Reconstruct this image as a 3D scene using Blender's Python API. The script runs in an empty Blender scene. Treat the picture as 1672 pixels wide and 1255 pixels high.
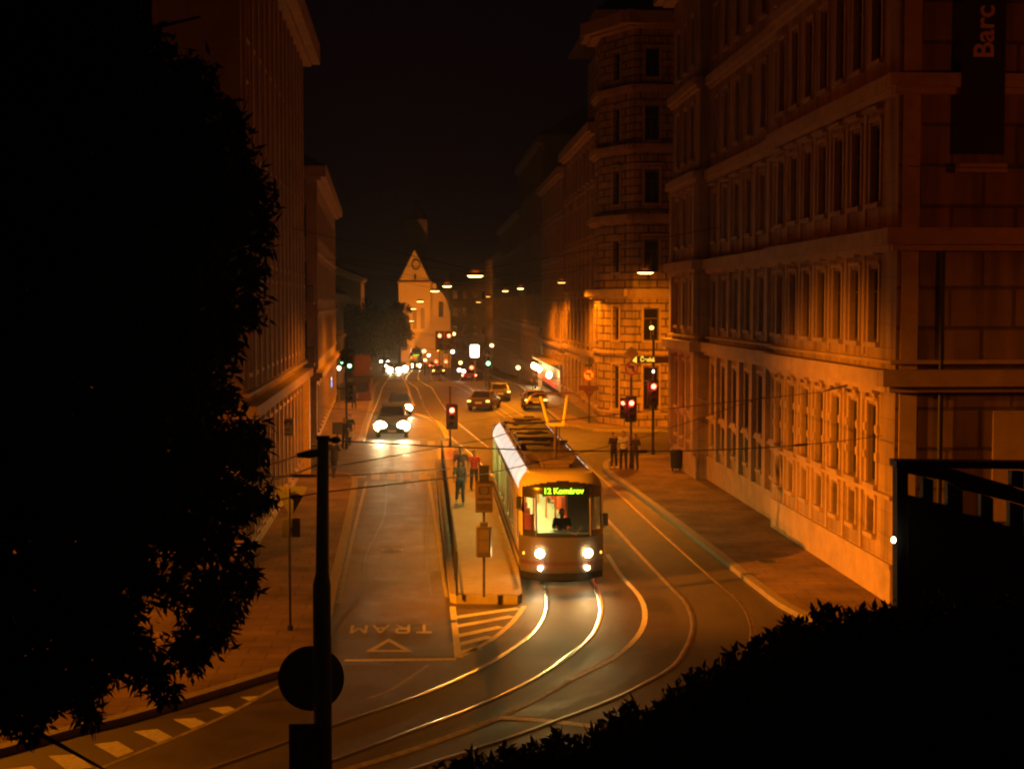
import bpy, bmesh, math, random
import numpy as np
from mathutils import Vector, Matrix
random.seed(7); R = math.radians
sc = bpy.context.scene
C = sc.collection

# ------------------------------------------------------------------ camera
F, CX, CY, VX, VY, H = 2400.0, 836.0, 627.5, 700.0, 495.0, 8.0
YAW = math.atan((CX-VX)/F); PIT = math.atan((CY-VY)/F)
fw = Vector((math.sin(YAW)*math.cos(PIT), math.cos(YAW)*math.cos(PIT), -math.sin(PIT)))
rt = Vector((math.cos(YAW), -math.sin(YAW), 0)); up = rt.cross(fw)
cd = bpy.data.cameras.new('camera'); cam = bpy.data.objects.new('camera', cd); C.objects.link(cam)
cd.sensor_width = 36; cd.lens = 36*F/1672; cd.clip_end = 3000; cd.clip_start = .1
cam.location = (0, 0, H)
cam.matrix_world = Matrix(((rt.x, up.x, -fw.x, 0), (rt.y, up.y, -fw.y, 0), (rt.z, up.z, -fw.z, H), (0, 0, 0, 1)))
sc.camera = cam
sc.view_settings.view_transform = 'Standard'; sc.view_settings.look = 'None'
sc.view_settings.exposure = 0; sc.view_settings.gamma = 1
sc.cycles.pixel_filter_type = 'BLACKMAN_HARRIS'; sc.cycles.filter_width = 2.1
sc.cycles.use_denoising = True; sc.cycles.sample_clamp_indirect = 2; sc.cycles.max_bounces = 5; sc.cycles.caustics_reflective = False

# ------------------------------------------------------------------ night sky (town glow)
w = bpy.data.worlds.new('World'); sc.world = w; w.use_nodes = True
nt = w.node_tree; bg = nt.nodes['Background']
tc = nt.nodes.new('ShaderNodeTexCoord'); nz = nt.nodes.new('ShaderNodeTexNoise'); cr = nt.nodes.new('ShaderNodeValToRGB')
nz.inputs['Scale'].default_value = 2.0
cr.color_ramp.elements[0].color = (.0016, .0006, .0011, 1); cr.color_ramp.elements[1].color = (.0040, .0011, .0014, 1)
nt.links.new(tc.outputs['Generated'], nz.inputs['Vector']); nt.links.new(nz.outputs['Fac'], cr.inputs['Fac'])
nt.links.new(cr.outputs['Color'], bg.inputs['Color']); bg.inputs['Strength'].default_value = 1.0
SOD = (1.0, .25, .003)      # sodium street light

# ------------------------------------------------------------------ positions
def gz(y): return 0.0 if y < 140 else -(min(y, 290)-140)*.032
def ray(px, py): return (fw + rt*((px-CX)/F) + up*((CY-py)/F))
def G(px, py, z=0.0):
    d = ray(px, py); zz = z
    for k in range(8):
        t = (zz-H)/d.z; zz = z+gz(t*d.y)
    return Vector((d.x*t, d.y*t, zz))
def D(px, py, y):
    d = ray(px, py); t = y/d.y
    return Vector((d.x*t, y, H+d.z*t))

# ------------------------------------------------------------------ materials
def M(name, col, rough=.7, metal=0, ns=None, na=.25, bump=0, bs=None, spec=None, rn=0):
    m = bpy.data.materials.new(name); m.use_nodes = True; t = m.node_tree; b = t.nodes['Principled BSDF']
    b.inputs['Base Color'].default_value = (*col, 1); b.inputs['Roughness'].default_value = rough; b.inputs['Metallic'].default_value = metal
    if spec is not None: b.inputs['Specular IOR Level'].default_value = spec
    if ns or bump or rn:
        co = t.nodes.new('ShaderNodeTexCoord')
    if ns:
        n = t.nodes.new('ShaderNodeTexNoise'); n.inputs['Scale'].default_value = ns; n.inputs['Detail'].default_value = 6; n.inputs['Roughness'].default_value = .65
        t.links.new(co.outputs['Object'], n.inputs['Vector'])
        r = t.nodes.new('ShaderNodeValToRGB'); r.color_ramp.elements[0].position = .3; r.color_ramp.elements[1].position = .7
        r.color_ramp.elements[0].color = (*[c*(1-na) for c in col], 1); r.color_ramp.elements[1].color = (*[min(1, c*(1+na)) for c in col], 1)
        t.links.new(n.outputs['Fac'], r.inputs['Fac']); t.links.new(r.outputs['Color'], b.inputs['Base Color'])
        if rn:
            mr = t.nodes.new('ShaderNodeMapRange'); mr.inputs['To Min'].default_value = rough-rn; mr.inputs['To Max'].default_value = rough+rn
            mr.inputs['From Min'].default_value = .3; mr.inputs['From Max'].default_value = .7
            t.links.new(n.outputs['Fac'], mr.inputs['Value']); t.links.new(mr.outputs['Result'], b.inputs['Roughness'])
    if bump:
        n2 = t.nodes.new('ShaderNodeTexNoise'); n2.inputs['Scale'].default_value = bs or 20; n2.inputs['Detail'].default_value = 4
        t.links.new(co.outputs['Object'], n2.inputs['Vector'])
        bp = t.nodes.new('ShaderNodeBump'); bp.inputs['Strength'].default_value = bump; bp.inputs['Distance'].default_value = .02
        t.links.new(n2.outputs['Fac'], bp.inputs['Height']); t.links.new(bp.outputs['Normal'], b.inputs['Normal'])
    return m
def MW(name, col, bw, bh, mort=.03, dark=.45, dist=.04, na=.2, floor=False):
    """masonry: coursed blocks laid along the wall, whichever way it faces"""
    m = bpy.data.materials.new(name); m.use_nodes = True; t = m.node_tree; b = t.nodes['Principled BSDF']; L = t.links.new
    b.inputs['Roughness'].default_value = .85; b.inputs['Specular IOR Level'].default_value = .2
    co = t.nodes.new('ShaderNodeTexCoord'); s = t.nodes.new('ShaderNodeSeparateXYZ'); a = t.nodes.new('ShaderNodeMath'); cb = t.nodes.new('ShaderNodeCombineXYZ')
    L(co.outputs['Object'], s.inputs[0]); L(s.outputs[0], a.inputs[0]); (None if floor else L(s.outputs[1], a.inputs[1])); L(a.outputs[0], cb.inputs[0]); L(s.outputs[1 if floor else 2], cb.inputs[1])
    k = t.nodes.new('ShaderNodeTexBrick'); k.inputs['Scale'].default_value = 1; k.inputs['Brick Width'].default_value = bw; k.inputs['Row Height'].default_value = bh
    k.inputs['Mortar Size'].default_value = mort; k.inputs['Mortar Smooth'].default_value = .4
    k.inputs['Color1'].default_value = (*col, 1); k.inputs['Color2'].default_value = (*[c*.85 for c in col], 1); k.inputs['Mortar'].default_value = (*[c*dark for c in col], 1)
    L(cb.outputs[0], k.inputs['Vector'])
    n = t.nodes.new('ShaderNodeTexNoise'); n.inputs['Scale'].default_value = .8; n.inputs['Detail'].default_value = 8; n.inputs['Roughness'].default_value = .7
    L(co.outputs['Object'], n.inputs['Vector'])
    mr = t.nodes.new('ShaderNodeMapRange'); mr.inputs['From Min'].default_value = .3; mr.inputs['From Max'].default_value = .7
    mr.inputs['To Min'].default_value = 1-na; mr.inputs['To Max'].default_value = 1+na; L(n.outputs['Fac'], mr.inputs['Value'])
    mx = t.nodes.new('ShaderNodeVectorMath'); mx.operation = 'SCALE'; L(k.outputs['Color'], mx.inputs[0]); L(mr.outputs['Result'], mx.inputs['Scale'])
    mp = t.nodes.new('ShaderNodeMapping'); mp.inputs['Scale'].default_value = (.5, .5, .5) if floor else (2.2, 2.2, .16)
    n3 = t.nodes.new('ShaderNodeTexNoise'); n3.inputs['Scale'].default_value = 1.3; n3.inputs['Detail'].default_value = 5; L(co.outputs['Object'], mp.inputs['Vector']); L(mp.outputs[0], n3.inputs['Vector'])
    m3 = t.nodes.new('ShaderNodeMapRange'); m3.inputs['From Min'].default_value = .35; m3.inputs['From Max'].default_value = .62; m3.inputs['To Min'].default_value = .62; m3.inputs['To Max'].default_value = 1.08; L(n3.outputs['Fac'], m3.inputs['Value'])
    my = t.nodes.new('ShaderNodeVectorMath'); my.operation = 'SCALE'; L(mx.outputs[0], my.inputs[0]); L(m3.outputs['Result'], my.inputs['Scale'])
    L(my.outputs[0], b.inputs['Base Color'])
    bp = t.nodes.new('ShaderNodeBump'); bp.invert = True; bp.inputs['Strength'].default_value = 1; bp.inputs['Distance'].default_value = dist
    L(k.outputs['Fac'], bp.inputs['Height']); L(bp.outputs['Normal'], b.inputs['Normal'])
    return m
def E(name, col, s, sample=False):
    m = bpy.data.materials.new(name); m.use_nodes = True; b = m.node_tree.nodes['Principled BSDF']
    b.inputs['Base Color'].default_value = (*[c*.3 for c in col], 1); b.inputs['Emission Color'].default_value = (*col, 1); b.inputs['Emission Strength'].default_value = s
    m.cycles.emission_sampling = 'AUTO' if sample else 'NONE'
    return m
def GL(name, col=(.9, .95, .9), tr=.8):
    m = bpy.data.materials.new(name); m.use_nodes = True; t = m.node_tree
    for n in list(t.nodes):
        if n.type == 'BSDF_PRINCIPLED': t.nodes.remove(n)
    o = t.nodes['Material Output']; a = t.nodes.new('ShaderNodeBsdfTransparent'); g = t.nodes.new('ShaderNodeBsdfGlossy'); x = t.nodes.new('ShaderNodeMixShader')
    a.inputs['Color'].default_value = (*[c*tr for c in col], 1); g.inputs['Roughness'].default_value = .05; g.inputs['Color'].default_value = (.9, .9, .9, 1)
    x.inputs[0].default_value = .07; t.links.new(a.outputs[0], x.inputs[1]); t.links.new(g.outputs[0], x.inputs[2]); t.links.new(x.outputs[0], o.inputs['Surface'])
    return m

asphalt = M('asphalt', (.064, .045, .026), .5, ns=.9, na=.35, bump=.55, bs=45, rn=.12)
setts = MW('setts', (.085, .07, .055), .28, .16, .012, .6, .01)
bed_m = M('track_bed', (.075, .058, .042), .56, ns=1.6, na=.4, bump=.5, bs=30, rn=.1)
pave = MW('paving', (.24, .16, .105), .9, .6, .02, .55, .008, .22, True)
kerbm = M('kerb_granite', (.24, .20, .15), .6, ns=6, na=.25)
plat_m = M('platform_slabs', (.30, .27, .2), .6, ns=3, na=.15, bump=.3, bs=25)
paint = M('road_paint', (.62, .58, .5), .55, ns=9, na=.3)
paint_worn = M('worn_road_paint', (.30, .27, .22), .55, ns=5, na=.5)
paint_y = M('yellow_paint', (.72, .5, .07), .55, ns=8, na=.15)
railm = M('rail_steel', (.85, .8, .7), .24, 1)
railw = M('worn_rail_steel', (.3, .24, .2), .45, 1, ns=3, na=.4)
groove = M('rail_groove', (.02, .018, .015), .6)
soil = M('dark_soil', (.03, .028, .02), .95, ns=4)
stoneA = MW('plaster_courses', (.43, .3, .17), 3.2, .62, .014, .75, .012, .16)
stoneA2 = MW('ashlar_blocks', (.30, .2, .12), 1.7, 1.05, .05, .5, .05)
trimA = M('stone_trim', (.44, .31, .18), .8, ns=1.2, na=.2)
stoneB = MW('rusticated_blocks', (.44, .31, .17), 1.15, .5, .06, .3, .07)
plasterB = M('brown_plaster', (.3, .2, .11), .85, ns=.7, na=.25)
plasterC = M('ochre_plaster', (.36, .26, .12), .85, ns=.6, na=.3)
plasterD = M('pale_plaster', (.36, .28, .19), .85, ns=.7, na=.3)
plasterE = M('far_plaster', (.26, .19, .13), .85, ns=.5, na=.3)
churchm = M('church_plaster', (.5, .4, .24), .85, ns=.3, na=.15)
roofm = M('roof_tiles', (.06, .035, .025), .8, ns=3)
framem = M('window_frame', (.09, .07, .05), .6)
panem = M('dark_pane', (.008, .007, .008), .1, spec=.4)
black = M('black_metal', (.015, .015, .016), .5)
poleM = M('dark_pole_paint', (.045, .045, .045), .55, ns=6)
galv = M('galvanised', (.3, .3, .3), .45, .6, ns=8)
rubber = M('rubber', (.012, .012, .012), .9, spec=.1)
leafm = M('leaf', (.028, .04, .014), .7, ns=1.5, na=.3, spec=.15)
barkm = M('bark', (.05, .035, .025), .9, ns=6, bump=.8, bs=12)
signback = M('sign_back', (.10, .10, .10), .6, ns=5)
whitem = M('white_sign', (.75, .72, .66), .5); redm = M('red_sign', (.55, .03, .02), .5); yellm = M('yellow_sign', (.7, .5, .05), .5)
bluem = M('blue_sign', (.03, .06, .22), .5)
lampglow = E('lamp_glow', (1, .62, .16), 9); lampdim = E('lamp_glow_far', (1, .5, .1), 3)
redglow = E('red_signal', (1, .07, .03), 26, True); greenglow = E('green_signal', (.25, 1, .4), 8, True)
hglow = E('headlight_white', (1, .74, .36), 60, True); hglow_w = E('headlight_warm', (1, .72, .28), 50, True)
tailglow = E('tail_lamp', (1, .10, .03), 9); tailwarm = E('tail_lamp_warm', (1, .55, .12), 4)
glass = GL('clear_glass')

# ------------------------------------------------------------------ mesh helpers
class MB:
    def __init__(s): s.v = []; s.f = []; s.T = None
    def add(s, vs, fs):
        n = len(s.v)
        for p in vs:
            p = Vector(p)
            s.v.append(tuple(s.T @ p) if s.T else tuple(p))
        s.f += [tuple(i+n for i in f) for f in fs]; return s
    def box(s, c, d, rz=0, taper=1):
        x, y, z = d[0]/2, d[1]/2, d[2]/2; m = Matrix.Rotation(rz, 3, 'Z'); c = Vector(c)
        vs = [c+m @ Vector((sx*x*(taper if sz > 0 else 1), sy*y*(taper if sz > 0 else 1), sz*z)) for sz in (-1, 1) for sy in (-1, 1) for sx in (-1, 1)]
        return s.add(vs, [(0, 2, 3, 1), (4, 5, 7, 6), (0, 1, 5, 4), (1, 3, 7, 5), (3, 2, 6, 7), (2, 0, 4, 6)])
    def tube(s, pts, r, n=8, r2=None, caps=True):
        pts = [Vector(p) for p in pts]; k = len(pts); vs = []; fs = []
        rs = r if isinstance(r, (list, tuple)) else [r+(((r2 if r2 is not None else r)-r)*i/(k-1)) for i in range(k)]
        for i, p in enumerate(pts):
            t = (pts[min(i+1, k-1)]-pts[max(i-1, 0)]).normalized()
            a = Vector((0, 0, 1)) if abs(t.z) < .9 else Vector((1, 0, 0))
            u = t.cross(a).normalized(); q = t.cross(u)
            vs += [p+(u*math.cos(j*2*math.pi/n)+q*math.sin(j*2*math.pi/n))*rs[i] for j in range(n)]
        for i in range(k-1):
            for j in range(n): fs.append((i*n+j, i*n+(j+1) % n, (i+1)*n+(j+1) % n, (i+1)*n+j))
        if caps: fs += [tuple(range(n))[::-1], tuple(range((k-1)*n, k*n))]
        return s.add(vs, fs)
    def ell(s, c, r, n=12, m=8):
        c = Vector(c); vs = []; fs = []
        for i in range(1, m):
            for j in range(n):
                a, b = math.pi*i/m, 2*math.pi*j/n
                vs.append(c+Vector((r[0]*math.sin(a)*math.cos(b), r[1]*math.sin(a)*math.sin(b), r[2]*math.cos(a))))
        vs += [c+Vector((0, 0, r[2])), c-Vector((0, 0, r[2]))]; T = len(vs)-2
        for i in range(m-2):
            for j in range(n): fs.append((i*n+j, (i+1)*n+j, (i+1)*n+(j+1) % n, i*n+(j+1) % n))
        for j in range(n): fs.append((T, j, (j+1) % n)); fs.append((T+1, (m-2)*n+(j+1) % n, (m-2)*n+j))
        return s.add(vs, fs)
    def prism(s, poly, z0, z1):
        n = len(poly)
        a = sum(poly[i][0]*poly[(i+1) % n][1]-poly[(i+1) % n][0]*poly[i][1] for i in range(n))
        if a < 0: poly = poly[::-1]
        g = lambda p: p[2] if len(p) > 2 else 0
        vs = [(p[0], p[1], z0+g(p)) for p in poly]+[(p[0], p[1], z1+g(p)) for p in poly]
        return s.add(vs, [tuple(range(n))[::-1], tuple(range(n, 2*n))]+[(i, (i+1) % n, n+(i+1) % n, n+i) for i in range(n)])
    def plate(s, poly, t, o, u, v):
        """outline poly (a,b) in the plane (u,v) at o, thickness t towards -(u x v)"""
        o, u, v = Vector(o), Vector(u), Vector(v); nn = u.cross(v).normalized(); n = len(poly)
        A = [o+u*a+v*b for a, b in poly]; B = [p-nn*t for p in A]
        return s.add(A+B, [tuple(range(n)), tuple(range(2*n-1, n-1, -1))]+[(i, n+i, n+(i+1) % n, (i+1) % n) for i in range(n)])
    def sheet(s, poly): return s.add(poly, [tuple(range(len(poly)))])
    def build(s, name, mat, parent=None, smooth=False, bevel=0, weld=False):
        me = bpy.data.meshes.new(name); me.from_pydata(s.v, [], s.f); me.update()
        bm = bmesh.new(); bm.from_mesh(me); (bmesh.ops.remove_doubles(bm, verts=bm.verts, dist=.002) if weld else None); bmesh.ops.recalc_face_normals(bm, faces=bm.faces) if not getattr(s, 'flat', False) else None; bm.to_mesh(me); bm.free()
        if mat: me.materials.append(mat)
        if smooth:
            for p in me.polygons: p.use_smooth = True
        o = bpy.data.objects.new(name, me); C.objects.link(o)
        if parent: par(o, parent)
        if bevel:
            b = o.modifiers.new('bevel', 'BEVEL'); b.width = bevel; b.segments = 2; b.limit_method = 'ANGLE'
        return o
def wl(o):
    m = Matrix.Translation(o.location) @ o.rotation_euler.to_matrix().to_4x4()
    return (wl(o.parent) @ o.matrix_parent_inverse @ m) if o.parent else m
def par(o, p): o.parent = p; o.matrix_parent_inverse = wl(p).inverted()
def tag(o, label, cat, group=None, kind=None):
    if label: o['label'] = label
    if cat: o['category'] = cat
    if group: o['group'] = group
    if kind: o['kind'] = kind
    return o
def thing(name, label, cat, loc=(0, 0, 0), rz=0, group=None):
    o = bpy.data.objects.new(name, None); C.objects.link(o); o.location = loc; o.rotation_euler = (0, 0, rz); o.empty_display_size = .3
    return tag(o, label, cat, group)
def struct(name, mb, mat, **k): return tag(mb.build(name, mat, **k), None, None, kind='structure')
def copy_tree(o, parent=None):
    c = o.copy(); C.objects.link(c)
    if parent: c.parent = parent
    for ch in list(o.children): copy_tree(ch, c)
    return c
FILL_RED = (1, .15, .004)  # reddish tint of the fill lights added for the upper walls
def light(name, typ, loc, power, col, parent=None, size=.1, spot=None, blend=.5, aim=None):
    l = bpy.data.lights.new(name, typ); l.energy = power; l.color = col; l.shadow_soft_size = size
    o = bpy.data.objects.new(name, l); C.objects.link(o); o.location = loc
    if spot: l.spot_size = R(spot); l.spot_blend = blend
    if aim: o.rotation_euler = Vector(aim).to_track_quat('-Z', 'Y').to_euler()
    if parent: par(o, parent)
    return o
def text(name, s, size, mat, o, u, v, parent, ext=.004, bold=0):
    cu = bpy.data.curves.new(name, 'FONT'); cu.body = s; cu.size = size; cu.align_x = 'CENTER'; cu.align_y = 'CENTER'; cu.extrude = ext; cu.offset = bold
    t = bpy.data.objects.new(name, cu); C.objects.link(t); dg = bpy.context.evaluated_depsgraph_get()
    me = bpy.data.meshes.new_from_object(t.evaluated_get(dg)); bpy.data.objects.remove(t)
    u, v = Vector(u).normalized(), Vector(v).normalized(); n = u.cross(v); o = Vector(o)
    me.transform(Matrix(((u.x, v.x, n.x, o.x), (u.y, v.y, n.y, o.y), (u.z, v.z, n.z, o.z), (0, 0, 0, 1))))
    me.materials.clear(); me.materials.append(mat); ob = bpy.data.objects.new(name, me); C.objects.link(ob)
    if parent: par(ob, parent)
    return ob
def smooth_path(pts, step=.6):
    P = [Vector(p) for p in pts]; out = []
    P = [P[0]*2-P[1]]+P+[P[-1]*2-P[-2]]
    for i in range(1, len(P)-2):
        n = max(2, int((P[i+1]-P[i]).length/step))
        for k in range(n):
            t = k/n; a, b, c, d = P[i-1:i+3]
            out.append(.5*((2*b)+(c-a)*t+(2*a-5*b+4*c-d)*t*t+(3*b-a-3*c+d)*t*t*t))
    out.append(P[-2]); return out
def ribbon(mb, path, off, wid, z):
    n = len(path); vs = []
    for i, p in enumerate(path):
        t = (path[min(i+1, n-1)]-path[max(i-1, 0)]); t.z = 0; t.normalize(); q = Vector((-t.y, t.x, 0))
        for s_ in (-1, 1):
            a = p+q*(off+s_*wid/2); vs.append((a.x, a.y, gz(a.y)+z))
    mb.add(vs, [(2*i, 2*i+2, 2*i+3, 2*i+1) for i in range(n-1)])
def offset(path, off):
    n = len(path); out = []
    for i, p in enumerate(path):
        t = (path[min(i+1, n-1)]-path[max(i-1, 0)]); t.z = 0; t.normalize(); out.append(Vector((p.x-t.y*off, p.y+t.x*off, 0)))
    return out

# ------------------------------------------------------------------ ground, roads
b = MB(); ys = [-200, 0, 140, 190, 240, 290, 1500]
b.add([(x, y, gz(y)) for y in ys for x in (-900, 900)], [(2*i, 2*i+1, 2*i+3, 2*i+2) for i in range(len(ys)-1)]); struct('road', b, asphalt)

def strip_pave(name, poly, z=.13):
    struct(name, MB().prism(poly, -.3, z), pave)
def kerb(path, side, z=.145, wid=.26):
    b = MB(); n = len(path); L = offset(path, wid/2*side); 
    A = [Vector((p.x, p.y, gz(p.y))) for p in offset(path, 0)]; Bp = [Vector((p.x, p.y, gz(p.y))) for p in offset(path, wid*side)]
    vs = []
    for a, c in zip(A, Bp): vs += [a-Vector((0, 0, .1)), a+Vector((0, 0, z)), c+Vector((0, 0, z)), c-Vector((0, 0, .1))]
    fs = []
    for i in range(n-1):
        for k in range(4): fs.append((4*i+k, 4*i+(k+1) % 4, 4*i+4+(k+1) % 4, 4*i+4+k))
    b.add(vs, fs); struct('kerb', b, kerbm)
v3 = lambda l: [Vector((p[0], p[1], 0)) for p in l]
# near left pavement
lk = [(-30, 69.5), (-8, 69.2), (-5, 68.9), (-3.8, 68.2), (-3.25, 66.5), (-3.0, 60), (-2.75, 50), (-2.5, 38)]
lk += [tuple(G(*p)[:2]) for p in ((541, 1050), (522, 1085), (485, 1098), (452, 1106), (360, 1135), (200, 1183), (0, 1235))]+[(-16, 15.5)]
lkp = smooth_path(v3(lk), .8)
kerb(lkp, -1)
strip_pave('left_pavement', [(p.x, p.y) for p in offset(lkp, -.2)]+[(-60, 15.5), (-60, 69.5)])
# far left pavement
fk = smooth_path(v3([(-5.6, 330), (-5.6, 200), (-5.2, 150), (-4.3, 111), (-4.05, 95), (-3.9, 86), (-4.3, 83.3), (-6, 82.2), (-9, 82), (-30, 82)]), 2)
kerb(fk, -1)
strip_pave('left_pavement', [(p.x, p.y, gz(p.y)) for p in offset(fk, -.2)]+[(-60, 82, 0), (-60, 140, 0), (-60, 330, gz(330))])
# right pavement
rk = [(40, 29.5), (16, 29.8), (12, 31), (10.2, 33.5), (9.3, 37), (9.12, 40), (9.0, 46), (8.85, 52), (8.6, 60), (8.35, 67.4), (8.45, 71), (9.2, 74), (11, 75.3), (14, 75.6), (40, 75.6)]
rkp = smooth_path(v3(rk), .8); kerb(rkp, -1)
strip_pave('right_pavement', [(p.x, p.y) for p in offset(rkp, -.2)])
fr = smooth_path(v3([(40, 90.5), (13, 90.6), (10.5, 91.5), (9, 94), (8.7, 99), (8.6, 140), (8.6, 200), (8.6, 330)]), 2); kerb(fr, -1)
strip_pave('right_pavement', [(p.x, p.y, gz(p.y)) for p in offset(fr, -.2)]+[(60, 330, gz(330)), (60, 140, 0), (60, 90, 0)])

# tram tracks
t1 = [(-2.3, 330), (-2.2, 200), (-1.6, 165), (-.4, 138), (.6, 108), (2.0, 88), (3.2, 75), (3.9, 64), (3.98, 55), (3.96, 44)]
t1 += [tuple((G(a, c)+G(d, e))[:2]/1 if 0 else ((G(a, c)+G(d, e))*.5)[:2]) for a, c, d, e in ((893, 980, 982, 985), (880, 1017, 972, 1034), (845, 1050, 940, 1065), (780, 1093, 880, 1104), (690, 1137, 780, 1148), (600, 1168, 655, 1196))]
e = Vector(t1[-1]); d_ = (Vector(t1[-1])-Vector(t1[-2])).normalized(); t1 += [tuple(e+d_*k) for k in (3, 7, 12, 20, 30)]
t2 = [(1.1, 330), (1.0, 200), (1.5, 165), (3.0, 148), (4.2, 132), (5.4, 114), (6.3, 98), (7.0, 80), (7.15, 66), (7.3, 54), (7.35, 46)]
r3 = [G(*p) for p in ((1088, 950), (1118, 980), (1131, 1008), (1131, 1032), (1120, 1060), (1100, 1088), (1060, 1112), (1000, 1142), (940, 1165), (830, 1205), (700, 1247))]
dr3 = (r3[-1]-r3[-2]).normalized(); r3 += [r3[-1]+dr3*k for k in (3, 6, 10, 15, 25)]
t2 = t2[:-1]+[tuple(p[:2]) for p in offset([Vector((7.3-.7175, 52, 0))]+r3, .7175)[1:]]
TR = [smooth_path(v3(t1), .7), smooth_path(v3(t2), .7)]
for k_, p in enumerate(TR):
    b = MB(); ribbon(b, p, 0, 2.3, .004+.0022*k_); struct('track_bed', b, bed_m)
    b = MB(); g = MB()
    for s_ in (-1, 1):
        q = offset(p, s_*.7175); n_ = len(q); vs = []
        for i, a in enumerate(q):
            t_ = (q[min(i+1, n_-1)]-q[max(i-1, 0)]); t_.z = 0; t_.normalize(); w_ = Vector((-t_.y, t_.x, 0))
            for o_, z_ in ((-.08, .006), (-.06, .015), (-.02, .021), (.02, .021), (.06, .015), (.08, .006)): c_ = a+w_*o_; vs.append((c_.x, c_.y, gz(a.y)+z_))
        b.add(vs, [(6*i+k, 6*i+k+1, 6*i+k+7, 6*i+k+6) for i in range(n_-1) for k in range(5)]); ribbon(g, p, s_*.65, .04, .012)
    struct('tram_rails', b, railm if k_ == 0 else railw, smooth=True); struct('rail_groove', g, groove)

# markings
def mark(poly, mat=paint, z=.0085):
    b = MB(); b.sheet([(p.x, p.y, gz(p.y)+z) for p in poly]); return struct('road_marking', b, mat)
def line(pts, wid, mat=paint, z=.0085, st=.7, sm=True):
    b = MB(); P = [G(*p) for p in pts]; ribbon(b, smooth_path(P, st) if sm else P, 0, wid, z); return struct('road_marking', b, mat)
line([(562, 1078), (745, 1076)], .22)
line([(739, 990), (748, 1074)], .16, z=.0095)
line([(856, 989), (838, 1014), (800, 1046), (748, 1074)], .14)
for (xa, ya, xb, yb) in ((742, 1008, 846, 993), (742, 1023, 836, 1006), (743, 1039, 818, 1023), (744, 1053, 802, 1039), (745, 1067, 782, 1058)):
    line([(xa, ya), (xb, yb)], .26, z=.0085)
P = [G(635, 1042), G(674, 1064), G(596, 1064)]; c = sum(P, Vector())/3
b = MB(); inn = [c+(p-c)*.62 for p in P]
b.add([(q.x, q.y, .0085) for q in P+inn], [(0, 1, 4, 3), (1, 2, 5, 4), (2, 0, 3, 5)]); struct('road_marking', b, paint)
# TRAM lettering, read by drivers coming towards the camera
def stroke(a, c, wd, b): 
    a, c = Vector(a), Vector(c); d = (c-a).normalized(); q = Vector((-d.y, d.x))*wd/2
    b.add([(*(a+q), 0), (*(c+q), 0), (*(c-q), 0), (*(a-q), 0)], [(0, 1, 2, 3)])
b = MB(); LW = .075
tl, br_ = G(568, 1019), G(708, 1033); Wl = br_.x-tl.x; yt, yb = G(638, 1033).y, G(638, 1020).y
LET = {'T': [((0, 1), (1, 1)), ((.5, 0), (.5, 1))], 'R': [((.1, 0), (.1, 1)), ((.1, 1), (.85, 1)), ((.85, 1), (.85, .5)), ((.85, .5), (.1, .5)), ((.4, .5), (.9, 0))],
       'A': [((0, 0), (.5, 1)), ((.5, 1), (1, 0)), ((.25, .4), (.75, .4))], 'M': [((.05, 0), (.05, 1)), ((.05, 1), (.5, .35)), ((.5, .35), (.95, 1)), ((.95, 1), (.95, 0))]}
for i, ch in enumerate('TRAM'):
    cw = Wl/4; x0 = br_.x-i*cw-.04
    for (a, c) in LET[ch]:
        f = lambda p: (x0-p[0]*cw*.72, yb+(yt-yb)*p[1])
        stroke(f(a), f(c), LW if abs(a[1]-c[1]) > .3 else .2, b)
b.v = [(x, y, .0085+.0002*(k//4 % 5)) for k, (x, y, z) in enumerate(b.v)]
struct('road_lettering', b, paint)
# curved lane lines
line([(992, 905), (1012, 937), (1045, 975), (1053, 1008), (1040, 1040), (1000, 1075), (930, 1110)], .14, paint, .0085)
line([(930, 1110), (870, 1145), (820, 1168)], .12, paint_worn, .0085)
line([(818, 1170), (745, 1198), (660, 1228), (545, 1262)], .2, paint_worn, .0085)
line([(815, 1171), (900, 1177), (972, 1186)], .22, paint, .0097)
line([(454, 1121), (423, 1138), (384, 1160), (336, 1183), (281, 1206), (219, 1231), (152, 1259)], .1, paint_worn)
line([(700, 1085), (640, 1125), (600, 1140)], .1, paint_worn)
for q in (((79, 1234), (124, 1231), (152, 1253), (110, 1258)), ((153, 1215), (192, 1210), (219, 1226), (192, 1237)), ((218, 1194), (257, 1190), (281, 1203), (258, 1213)),
          ((282, 1174), (318, 1172), (336, 1180), (313, 1190)), ((341, 1156), (374, 1153), (384, 1158), (365, 1166)), ((392, 1138), (423, 1136), (407, 1144)), ((0, 1257), (52, 1250), (80, 1270), (20, 1280))):
    mark([G(*p) for p in q])
line([(553, 779), (598, 778)], .3, paint)
for x in range(606, 712, 26): mark([G(x, 770), G(x+14, 770), G(x+14, 783), G(x, 783)], paint_worn)
for x in range(602, 736, 24): mark([G(x, 720), G(x+12, 720), G(x+12, 727), G(x, 727)], paint_worn)
line([(652, 604), (668, 640), (676, 662)], .2, paint_y); line([(678, 675), (708, 686), (724, 700), (731, 715)], .35, paint_y)
line([(640, 608), (622, 640), (606, 680), (594, 722)], .12, paint)
line([(724, 616), (751, 626), (775, 640)], .12, paint); line([(812, 664), (850, 690), (880, 700)], .12, paint_worn)
line([(598, 786), (575, 880), (552, 985)], .12, paint_worn)
line([(700, 778), (712, 860), (729, 975)], .10, paint_worn)

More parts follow.
